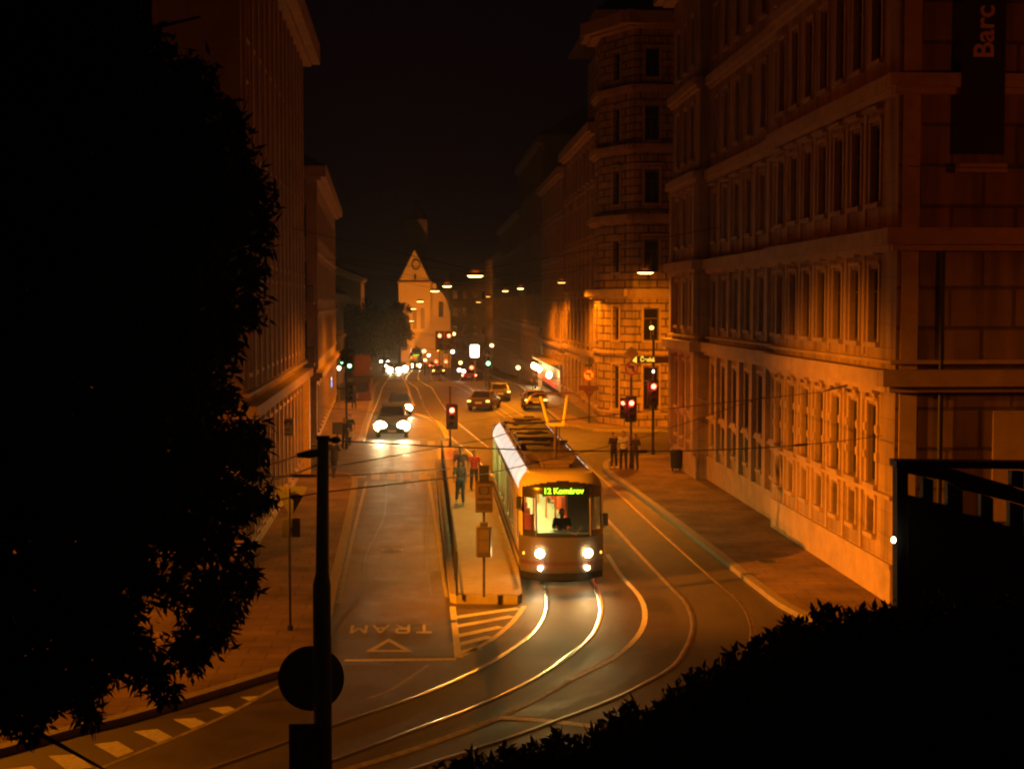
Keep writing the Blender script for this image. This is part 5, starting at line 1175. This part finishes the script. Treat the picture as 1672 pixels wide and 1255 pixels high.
far_tree('dark tree right in front of the church wall', 652, 488, 0, 235, 2.3, 21)
far_tree('broad dark tree left of the church', 626, 500, 0, 225, 3.4, 22)
far_tree('tall dark tree beyond the red kiosk', 596, 488, 0, 205, 3.6, 23)
far_tree('narrow dark tree behind the balcony house', 570, 500, 0, 190, 2.8, 24)

# ------------------------------------------------------------------ overhead wires
wireM = M('wire', (.10, .08, .07), .4, .5)
def wire(label, pts, r=.011, ins=(), group=None):
    P = [Vector(p) for p in pts]
    if len(P) == 2:
        sag = (P[1]-P[0]).length*.012; P = [P[0].lerp(P[1], i/10)-Vector((0, 0, sag*4*(i/10)*(1-i/10))) for i in range(11)]
    b = MB(); b.tube(P, r, 5)
    for f_, ln in ins:
        k = f_*(len(P)-1); i = int(k); q = P[i].lerp(P[i+1], k-i); d = (P[i+1]-P[i]).normalized(); b.tube([q-d*ln/2, q-d*ln*.3, q+d*ln*.3, q+d*ln/2], [.012, .03, .03, .012], 8)
    o = b.build('overhead_wire', wireM); return tag(o, label, 'wire', group or 'overhead tram wires')
for k, (p, z) in enumerate(((TR[0], 5.3), (TR[1], 5.35))):
    q = [Vector((a.x, a.y, z+gz(a.y))) for a in p if 34 < a.y < 290 and a.x > -9][::6]
    wire(['contact wire following the left tram track over the tram', 'contact wire following the right hand empty track'][k], q, .009)
    q2 = [a+Vector((0, 0, .9)) for a in q]
PT = D(548, 719, 20)
wire('wire running level from the near pole to the palace face', (PT, D(1440, 711, 37.6)), ins=((.4, .5), (.75, .9)))
wire('wire rising from the near pole across the tram roof', (D(530, 764, 20), D(800, 716, 33), D(880, 690, 37), D(1340, 640, 42), D(1475, 604, 39)), ins=((.8, 1.2),))
wire('lowest wire crossing from the tree past the platform to the tram front', (D(380, 828, 22), D(530, 803, 22), D(800, 772, 30), D(1030, 720, 40), D(1255, 645, 48)), ins=((.97, .9),))
wire('wire from the bracket of the near pole into the tree', (D(486, 743, 19.8), D(380, 765, 16)))
wire('second wire from the near pole into the tree, just under the bracket', (D(520, 757, 20), D(380, 790, 15)))
wire('wire behind the near pole carrying a horizontal rod over the left pavement', (D(380, 780, 24), D(470, 777, 26), D(570, 776, 28), D(735, 765, 34)), ins=((.42, 1.0),))
wire('wire over the crossing from the ribbed building to the rusticated corner', (D(488, 660, 69), D(760, 690, 75), D(1035, 640, 92)), .012)
wire('wire rising to the palace corner above the far pavement', (D(1085, 735, 66), D(1200, 662, 60), D(1290, 640, 50)))
for k, (a, c, m_) in enumerate((((555, 590), (985, 575), 110), ((560, 548), (900, 590), 130), ((600, 535), (960, 560), 140), ((640, 545), (880, 548), 160), ((740, 540), (990, 605), 120), ((560, 620), (1040, 610), 98))):
    wire('far span wire crossing the street, number %s from the top' % ['four', 'three', 'one', 'two', 'five', 'six'][k], (D(*a, m_), D(*c, m_)), .016)
wire('thin wire sloping from the palace cornice towards the red signals', (D(1475, 590, 39), D(1380, 578, 45), D(1110, 620, 70), D(960, 640, 90)), .01)

# ------------------------------------------------------------------ night haze
HZ = bpy.data.materials.new('haze'); HZ.use_nodes = True; t_ = HZ.node_tree
for n_ in list(t_.nodes):
    if n_.type == 'BSDF_PRINCIPLED': t_.nodes.remove(n_)
pv = t_.nodes.new('ShaderNodeVolumePrincipled'); pv.inputs['Color'].default_value = (.9, .82, .7, 1); pv.inputs['Density'].default_value = .0007; pv.inputs['Anisotropy'].default_value = .85
t_.links.new(pv.outputs[0], t_.nodes['Material Output'].inputs['Volume'])
hb = MB().box((0, 420, 10), (1780, 2100, 56)); hz = hb.build('haze', HZ); hz['kind'] = 'stuff'; hz.display_type = 'WIRE'
